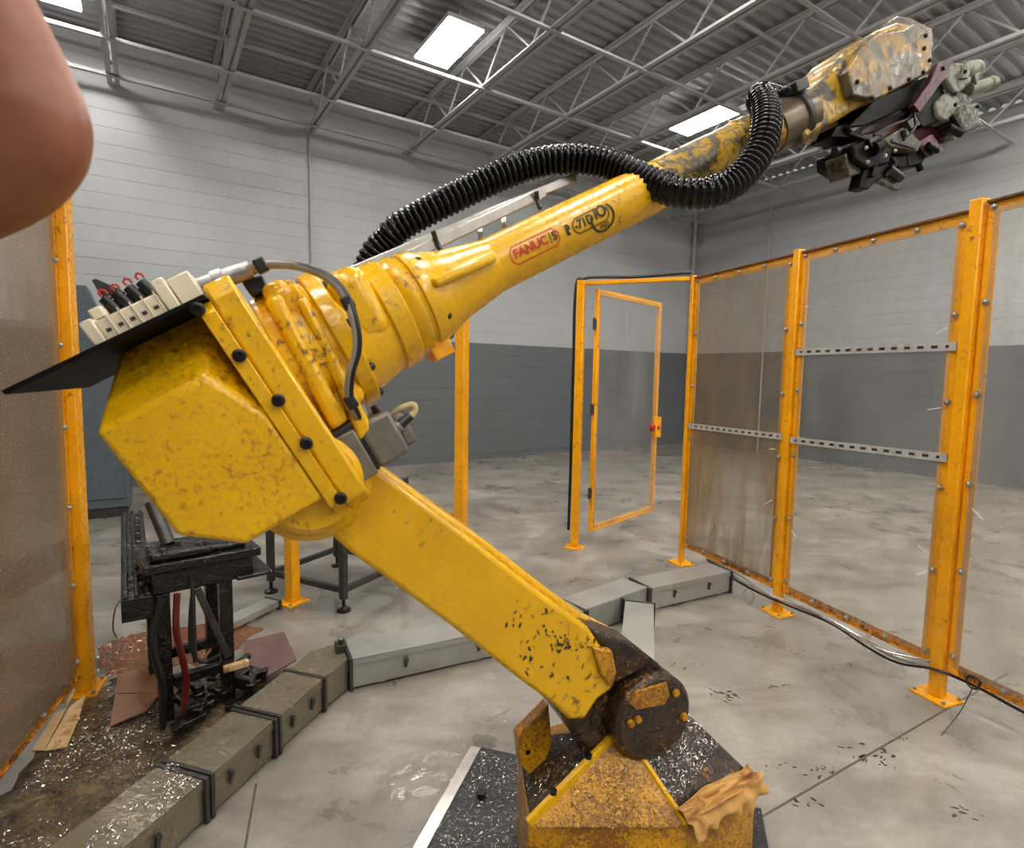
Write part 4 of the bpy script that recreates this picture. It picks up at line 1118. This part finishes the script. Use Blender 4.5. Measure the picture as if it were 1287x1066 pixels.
for x, y, c in ((328, 334, -.125), (437, 381, -.192), (441, 505, -.17)):
    q = rp(x, y, c); m_ = MB(); m_.box(q, (.022, .02, .028), (u, nn, v)); obj('cable_clip', m_, M['black'], rob, .004)
pts, ex = pp([(302, 352), (330, 345), (338, 366), (316, 372)], -.08, -.03); m_ = MB(); m_.prism(pts, ex); obj('junction_bracket', m_, M['black'], rob, .004)
# elbow servo motor
mo = rp(462, 560, -.1); mu = (rp(505, 528, -.1) - rp(420, 575, -.1)).normalized(); mv = mu.cross(nn); mv = mv if mv.z > 0 else -mv
def mbox(a, b, c, w_, h_, d_, name, mat, bevel=.005):
    m_ = MB(); m_.box(mo + mu * a + mv * b + nn * c, (w_, h_, d_), (mu, mv, nn)); return obj(name, m_, M[mat], rob, bevel)
mbox(-.035, 0, 0, .05, .105, .1, 'servo_body', 'motor'); mbox(.033, .002, 0, .072, .1, .098, 'servo_body', 'motor', .009)
mbox(-.006, 0, 0, .008, .094, .09, 'servo_seam', 'black', .001); mbox(.082, -.005, .015, .03, .075, .07, 'servo_encoder', 'motor', .008)
mbox(-.068, .0, 0, .02, .13, .12, 'servo_flange', 'darksteel', .004)
mbox(.05, .058, .0, .014, .02, .02, 'servo_eye', 'bolt', .004); mbox(-.03, .058, -.01, .06, .016, .05, 'servo_lug', 'darksteel', .004)
ca = mo + mu * .07 + mv * .03 - nn * .02; cdv = (mu * .8 + mv * .6).normalized()
ca = rp(490, 545, -.12); cb_ = rp(514, 525, -.12); cdv = (cb_ - ca).normalized()
m_ = MB(); m_.lathe(ca, cdv, [(0, .014), (.02, .014), (.021, .016), (.028, .016)], 14); obj('servo_plug', m_, M['steel'], rob)
m_ = MB(); m_.lathe(ca + cdv * .028, cdv, [(0, .011), (.03, .009)], 12); obj('plug_boot', m_, M['black'], rob)
m_ = MB(); m_.tube(spline([ca + cdv * .055, rp(521, 516, -.12), rp(519, 509, -.12), rp(505, 513, -.11), rp(488, 526, -.08), rp(470, 538, -.04)], 8), .0075, 10); obj('servo_cable', m_, M['beigecable'], rob)
m_ = MB(); m_.tube(spline([rp(448, 498, -.06), rp(455, 515, -.07), rp(462, 530, -.08)], 8), .008, 10); obj('servo_cable', m_, M['greycable'], rob)

# ================================================================== gripper tool on the wrist
gp = thing('gripper_tool', 'grimy maroon and black gripper head hanging from the robot wrist', 'tool', rp(1140, 170, 0))
def gpr(poly, c0, c1, name, mat, bevel=.003, par=None):
    pts, ex = pp(poly, c0, c1); m_ = MB(); m_.prism(pts, ex); return obj(name, m_, M[mat], par or gp, bevel)
def gcy(a, b, r_, name, mat, c=0, c2=None, hole=False, r1=None):
    p0, p1 = rp(*a, c), rp(*b, c if c2 is None else c2); d = p1 - p0; m_ = MB(); L = d.length; r1 = r1 or r_
    pr_ = [(0, r_), (L * .8, r_), (L * .82, r1), (L, r1)]
    if hole: pr_ += [(L + .0001, r1 * .6), (L - .02, r1 * .55)]
    m_.lathe(p0, d, pr_, 18); return obj(name, m_, M[mat], gp)
gpr([(1100, 125), (1164, 96), (1178, 100), (1150, 130), (1086, 158), (1066, 160)], -.05, .1, 'mount_block', 'gripblack')
gpr([(1084, 162), (1150, 128), (1200, 165), (1186, 190), (1160, 198), (1130, 172), (1078, 178)], -.02, .08, 'centre_body', 'maroon')
gpr([(1180, 78), (1196, 73), (1193, 95), (1184, 103), (1156, 141), (1149, 132), (1170, 102)], -.09, -.07, 'maroon_bracket', 'maroon', .002)
gpr([(1172, 168), (1187, 190), (1166, 198), (1152, 180)], -.06, -.04, 'maroon_bracket', 'maroon', .002)
gpr([(1186, 83), (1197, 76), (1199, 80), (1188, 88)], -.096, -.088, 'slot', 'black', .001)
gpr([(1150, 140), (1190, 95), (1204, 110), (1186, 150), (1160, 160)], -.05, .05, 'bracket_core', 'gripblack')
# pale jaws at right
gpr([(1190, 100), (1198, 78), (1214, 78), (1222, 88), (1222, 104), (1206, 118), (1200, 118)], -.07, .06, 'pale_jaw', 'jaw', .008)
gcy((1205, 92), (1226, 88), .03, 'jaw_barrel', 'jaw', -.05, hole=True)
gcy((1216, 113), (1247, 105), .02, 'jaw_barrel', 'jaw', -.05, hole=True, r1=.024)
gpr([(1176, 128), (1198, 110), (1216, 118), (1224, 126), (1210, 146), (1190, 154), (1178, 146)], -.06, .06, 'pale_jaw', 'jaw', .008)
gpr([(1210, 132), (1230, 128), (1232, 150), (1236, 158), (1212, 168), (1206, 150)], -.08, .0, 'pale_jaw', 'jaw', .006)
gpr([(1208, 98), (1218, 76), (1222, 78), (1218, 98)], -.08, -.04, 'jaw_finger', 'jaw', .002)
gpr([(1225, 94), (1230, 84), (1233, 90), (1228, 106)], -.075, -.045, 'jaw_finger', 'jaw', .002)
gpr([(1196, 168), (1234, 153), (1236, 158), (1200, 176)], -.07, -.03, 'jaw_finger', 'jaw', .002)
gcy((1190, 160), (1206, 168), .014, 'stud', 'gripblack', -.07)
for x, y in ((1228, 134), (1200, 132), (1184, 116), (1212, 90)):
    q = rp(x, y, -.083); m_ = MB(); m_.dome(q, -nn, .007, .008, 8); obj('bolt', m_, M['bolt'], gp)
# dark filling between the plates
gpr([(1076, 168), (1140, 150), (1180, 170), (1160, 196), (1120, 206), (1086, 206)], .0, .09, 'back_block', 'gripblack', .008)
gpr([(1058, 158), (1100, 128), (1166, 98), (1180, 110), (1150, 150), (1100, 170), (1066, 176)], -.02, .07, 'carrier', 'gripblack', .006)
# black lower jaws
gpr([(1072, 182), (1108, 168), (1124, 180), (1118, 205), (1092, 212), (1074, 200)], -.07, .06, 'black_jaw', 'gripblack', .006)
gpr([(1110, 175), (1136, 160), (1158, 178), (1154, 190), (1120, 184)], -.075, -.03, 'slotted_block', 'jawdark', .003)
gpr([(1122, 174), (1152, 184), (1151, 187), (1121, 178)], -.08, -.07, 'slot', 'black', .0005)
gpr([(1045, 172), (1052, 158), (1084, 150), (1078, 174)], -.03, .05, 'black_arm', 'gripblack', .003)
gcy((1050, 190), (1074, 181), .008, 'side_rod', 'gripblack', -.04)
gcy((1049, 191), (1053, 189), .013, 'rod_end', 'black', -.04)
gpr([(1062, 194), (1076, 186), (1084, 218), (1068, 222)], -.05, .02, 'pale_finger', 'jawdark', .004)
gpr([(1080, 236), (1086, 214), (1112, 200), (1118, 208), (1092, 238)], -.06, -.02, 'black_finger', 'gripblack', .003)
gpr([(1104, 228), (1118, 214), (1132, 224), (1134, 238), (1128, 239)], -.05, -.035, 'pale_blade', 'jawdark', .002)
gpr([(1118, 196), (1150, 192), (1166, 196), (1158, 208), (1130, 212)], -.05, .03, 'black_jaw', 'gripblack', .006)
gcy((1116, 212), (1132, 224), .014, 'roller', 'black', -.06)
gcy((1154, 206), (1157, 214), .010, 'stud', 'gripblack', -.05)
gcy((1096, 188), (1104, 184), .022, 'knob', 'gripblack', -.075)
gcy((1134, 164), (1136, 172), .012, 'knob', 'black', -.075)
for (x0, y0), (x1, y1), rr, c_ in (((1086, 176), (1066, 168), .007, -.05), ((1138, 196), (1140, 208), .008, -.045), ((1166, 182), (1178, 190), .009, -.07), ((1126, 206), (1112, 222), .006, -.065), ((1196, 146), (1204, 160), .008, -.075), ((1100, 206), (1096, 222), .006, -.066)):
    gcy((x0, y0), (x1, y1), rr, 'stud', 'gripblack', c_)
gpr([(1092, 174), (1104, 170), (1108, 180), (1096, 186)], -.082, -.07, 'sensor_block', 'black', .002)
gpr([(1140, 152), (1152, 146), (1158, 156), (1146, 162)], -.05, -.02, 'clamp_block', 'jawdark', .002)
gpr([(1066, 158), (1076, 153), (1082, 160), (1072, 166)], -.045, -.03, 'clamp_block', 'jawdark', .002)
m_ = MB(); m_.tube(spline([rp(1150, 138, -.06), rp(1140, 150, -.075), (rp(1120, 158, -.08)), rp(1098, 170, -.08)], 8), .004, 8); obj('air_line', m_, M['black'], gp)
m_ = MB(); m_.tube(spline([rp(1160, 120, -.06), rp(1150, 142, -.08), (rp(1150, 160, -.085)), rp(1136, 176, -.08)], 8), .004, 8); obj('air_line', m_, M['black'], gp)
for x, y in ((1088, 186), (1112, 196), (1124, 190), (1090, 204)):
    q = rp(x, y, -.078); m_ = MB(); m_.dome(q, -nn, .006, .007, 8); obj('bolt', m_, M['zinc'], gp)

# ================================================================== rag on the robot base
random.seed(3)
m_ = MB(); NX, NY = 34, 22; vs = []
ra = L3_(P2, P3, .0) + V((0, 0, 0)); rb_ = L3_(P2, P3, 1.02)
upv = (L3_(AP2, P3, .55) - P3)
import mathutils
outv = (P2 - AP); outv.z = 0; outv = (Z3.cross(P3 - P2)); outv = outv if outv.dot(ctr - P2) < 0 else -outv; outv.normalize()
rn = (P3 - P2).cross(upv).normalized(); rn = rn if rn.z > 0 else -rn
for j in range(NY + 1):
    for i in range(NX + 1):
        a = i / NX; b = j / NY
        nz = mathutils.noise.noise(V((a * 5, b * 4, 1.3))) ; n2 = mathutils.noise.noise(V((a * 11, b * 9, 4.2)))
        edge = .9 + .16 * mathutils.noise.noise(V((a * 3.3, 9.1, 0)))
        s = b * 1.0 * edge
        if s < .72:
            p = ra.lerp(rb_, a) + upv * (.62 * (1 - s / .72) * (.75 + .35 * mathutils.noise.noise(V((a * 4, 3, 7))))) + rn * (.022 + .02 * abs(nz) * 2 + .008 * n2)
        else:
            dz = (s - .72) * .13
            p = ra.lerp(rb_, a) + outv * (.012 + .014 * math.sin(a * 26 + nz * 3) * min(1, dz / .03) + .012) - Z3 * dz + rn * .012
        vs.append(p)
m_.add(vs, [(j * (NX + 1) + i, j * (NX + 1) + i + 1, (j + 1) * (NX + 1) + i + 1, (j + 1) * (NX + 1) + i) for j in range(NY) for i in range(NX)])
o = obj('rag', m_, M['rag'], smooth=180, recalc=False)
sm_ = o.modifiers.new('solid', 'SOLIDIFY'); sm_.thickness = .004; sm_.offset = 1
o.modifiers.new('sub', 'SUBSURF').levels = 1
tag(o, 'crumpled tan rag draped over the edge of the robot base', 'rag')

# ================================================================== metal swarf, with slivers added to mimic wet glints
random.seed(21)
M['swarf'] = plain('glint_swarf', (226, 222, 214), .22, .85, .1, 60)  # pale metal slivers double as the sparkle of wet surfaces
def sliver(m_, p, nr, l):
    a = random.uniform(0, 6.28); e1 = nr.orthogonal().normalized(); e2 = nr.cross(e1)
    d = e1 * math.cos(a) + e2 * math.sin(a); sd_ = nr.cross(d); wd_ = l * random.uniform(.08, .16); k = random.uniform(-.5, .5)
    vs = []
    for t_ in (-1, -.33, .33, 1):
        q = p + d * (l * .5 * t_) + sd_ * (l * k * t_ * t_ * .6) + nr * (.0015 + l * .25 * (1 - t_ * t_) * random.uniform(.3, 1))
        vs += [q - sd_ * wd_ * .5, q + sd_ * wd_ * .5 + nr * random.uniform(0, wd_)]
    m_.add(vs, [(0, 1, 3, 2), (2, 3, 5, 4), (4, 5, 7, 6)])
def inpoly(pt, poly):
    c = False; n = len(poly)
    for i in range(n):
        x1, y1 = poly[i]; x2, y2 = poly[(i + 1) % n]
        if (y1 > pt[1]) != (y2 > pt[1]) and pt[0] < (x2 - x1) * (pt[1] - y1) / (y2 - y1) + x1: c = not c
    return c
def strew(label, poly, z, n, mat='swarf', lo=.006, hi=.02, parent=None, clump=3.0):
    pw = [(fl(x, y, z).x, fl(x, y, z).y) for x, y in poly]; m_ = MB(); tries = 0
    x0, x1 = min(q[0] for q in pw), max(q[0] for q in pw); y0, y1 = min(q[1] for q in pw), max(q[1] for q in pw)
    while n and tries < 40000:
        tries += 1; q = (random.uniform(x0, x1), random.uniform(y0, y1))
        if not inpoly(q, pw): continue
        if mathutils.noise.noise(V((q[0] * clump, q[1] * clump, 2))) + random.uniform(-.35, .35) < 0: continue
        sliver(m_, V((q[0], q[1], z)), Z3, random.uniform(lo, hi)); n -= 1
    if not m_.v: return
    return tag(obj('swarf_glints', m_, M[mat], smooth=0, recalc=False), label, 'swarf', kind='stuff')
strew('bright metal swarf added as wet glints in the brown oily puddle', [(20, 1000), (110, 890), (150, 855), (200, 900), (225, 945), (150, 1010), (90, 1066), (0, 1066)], .003, 900)
strew('bright metal swarf added as wet glints by the rusty puddle behind the cardboard', [(118, 815), (150, 800), (200, 800), (200, 836), (140, 850), (125, 865)], .003, 260)
_s = strew('bright metal swarf added as wet glints on the lid of the nearest duct', [(100, 1066), (215, 955), (250, 985), (160, 1066)], .165, 340, hi=.016)
strew('bright metal swarf on the black plate under the robot base', [(604, 945), (545, 1066), (650, 1066), (650, 955)], .039, 700, hi=.012)
def strew_tri(pts, n, name, mat='swarf', lo=.005, hi=.014, off=.0135):
    a, b, c = [V(q) for q in pts]; nr = (b - a).cross(c - a).normalized(); nr = nr if nr.z > 0 else -nr; m_ = MB()
    for k in range(n):
        r1, r2 = random.random(), random.random()
        if r1 + r2 > 1: r1, r2 = 1 - r1, 1 - r2
        sliver(m_, a + (b - a) * r1 + (c - a) * r2 + nr * off, nr, random.uniform(lo, hi))
    o = obj(name, m_, M[mat], rob, smooth=0, recalc=False); o['kind'] = 'stuff'
M['goldswarf'] = plain('golden_swarf', (232, 190, 96), .25, .7, .2, 60)
strew_tri((L3_(AP, P2, .08), L3_(AP, P2, .8), L3_(AP2, P3, .5)), 380, 'swarf'); strew_tri((L3_(AP, P2, .08), L3_(AP2, P3, .1), L3_(AP2, P3, .5)), 170, 'swarf')  # silver chips also stand in for highlights on the oily slopes
strew_tri((L3_(AP, P1, .1), L3_(AP, P1, .92), P0), 260, 'swarf')
strew_tri((L3_(AP, P1, .15), L3_(P1, P2, .08), L3_(P1, P2, .92)), 520, 'swarf', 'goldswarf', off=.0095)
strew_tri((L3_(AP, P1, .15), L3_(P1, P2, .08), L3_(P1, P2, .92)), 160, 'swarf', 'oily', off=.0095)

# ================================================================== bare arm at upper left
t = NT('skin'); t.set(t.mix(t.ramp(t.noise(14, 4), [(.35, 0.), (.7, 1.)]), lin((150, 92, 64)), lin((122, 68, 48))), .45)
t.p.inputs['Subsurface Weight'].default_value = .05; t.p.inputs['Subsurface Scale'].default_value = .01
t.bump(t.noise(160, 3), .06, .001)
M['skin'] = t.m
arm = [(-420, -430, .36, .05), (-200, -180, .42, .054), (-78, -20, .45, .056), (-16, 75, .47, .053), (14, 122, .478, .0495), (31, 158, .48, .047), (15, 194, .482, .0465), (-36, 222, .49, .05), (-180, 290, .52, .048), (-420, 400, .58, .036), (-560, 470, .62, .03)]
cp = spline([at(x, y, Y) for x, y, Y, r_ in arm], 14)
cr = []
for i in range(len(arm) - 1):
    for k in range(14): cr.append(arm[i][3] + (arm[i + 1][3] - arm[i][3]) * k / 14)
cr.append(arm[-1][3])
# metaball-like union: cloud of spheres fused by a voxel remesh, then smoothed
# a relaxed hand at the wrist, outside the picture: palm, four curled fingers, thumb
wr_ = cp[-1]; hd = (cp[-1] - cp[-10]).normalized(); hs = hd.cross(V((.3, .2, 1))).normalized(); hn = hs.cross(hd)
for i in range(7):
    for j in (-1.5, -.5, .5, 1.5):
        cp.append(wr_ + hd * (.014 * i) + hs * (j * (.011 + .0016 * i))); cr.append(.016 - .0005 * i)
for j, ln in ((-1.5, .062), (-.5, .078), (.5, .084), (1.5, .074)):
    q = wr_ + hd * .085 + hs * (j * .0215); ang = .25
    for sg, fr in enumerate((.45, .31, .24)):
        dv = hd * math.cos(ang) - hn * math.sin(ang)
        for k in range(9): cp.append(q + dv * (ln * fr * k / 8)); cr.append(.0092 - .0007 * sg)
        q = q + dv * (ln * fr); ang += .5
q = wr_ + hd * .028 + hs * .03
for dv, ln, rr in (((hd * .55 + hs * .8 - hn * .2).normalized(), .036, .0125), ((hd * .85 + hs * .4 - hn * .35).normalized(), .03, .0108), ((hd * .95 + hs * .05 - hn * .3).normalized(), .024, .0095)):
    for k in range(9): cp.append(q + dv * (ln * k / 8)); cr.append(rr)
    q = q + dv * ln
m_ = MB()
for p, r_ in zip(cp, cr):
    m_.lathe(p - Z3 * r_, Z3, [(r_ - r_ * math.cos(math.pi * k / 10), r_ * math.sin(math.pi * k / 10)) for k in range(11)], 16)
o = obj('person', m_, M['skin'], smooth=180)
md = o.modifiers.new('fuse', 'REMESH'); md.mode = 'VOXEL'; md.voxel_size = .0045; md.use_smooth_shade = True
md = o.modifiers.new('relax', 'SMOOTH'); md.iterations = 10; md.factor = .5
sl = MB(); s0_, s1_ = at(-420, -430, .36), at(-200, -180, .42); sdv = (s1_ - s0_).normalized()
sl.lathe(s0_ - sdv * .08, sdv, [(0, .02), (.02, .075), (.1, .078), (.19, .074), (.2, .071), (.199, .066), (.12, .06)], 28)
M['sleevecloth'] = plain('grey_cotton', (70, 74, 80), .85, 0, .1, 40)
obj('sleeve', sl, M['sleevecloth'], o)
tag(o, 'bare bent elbow of a person reaching in at the upper left corner', 'person')
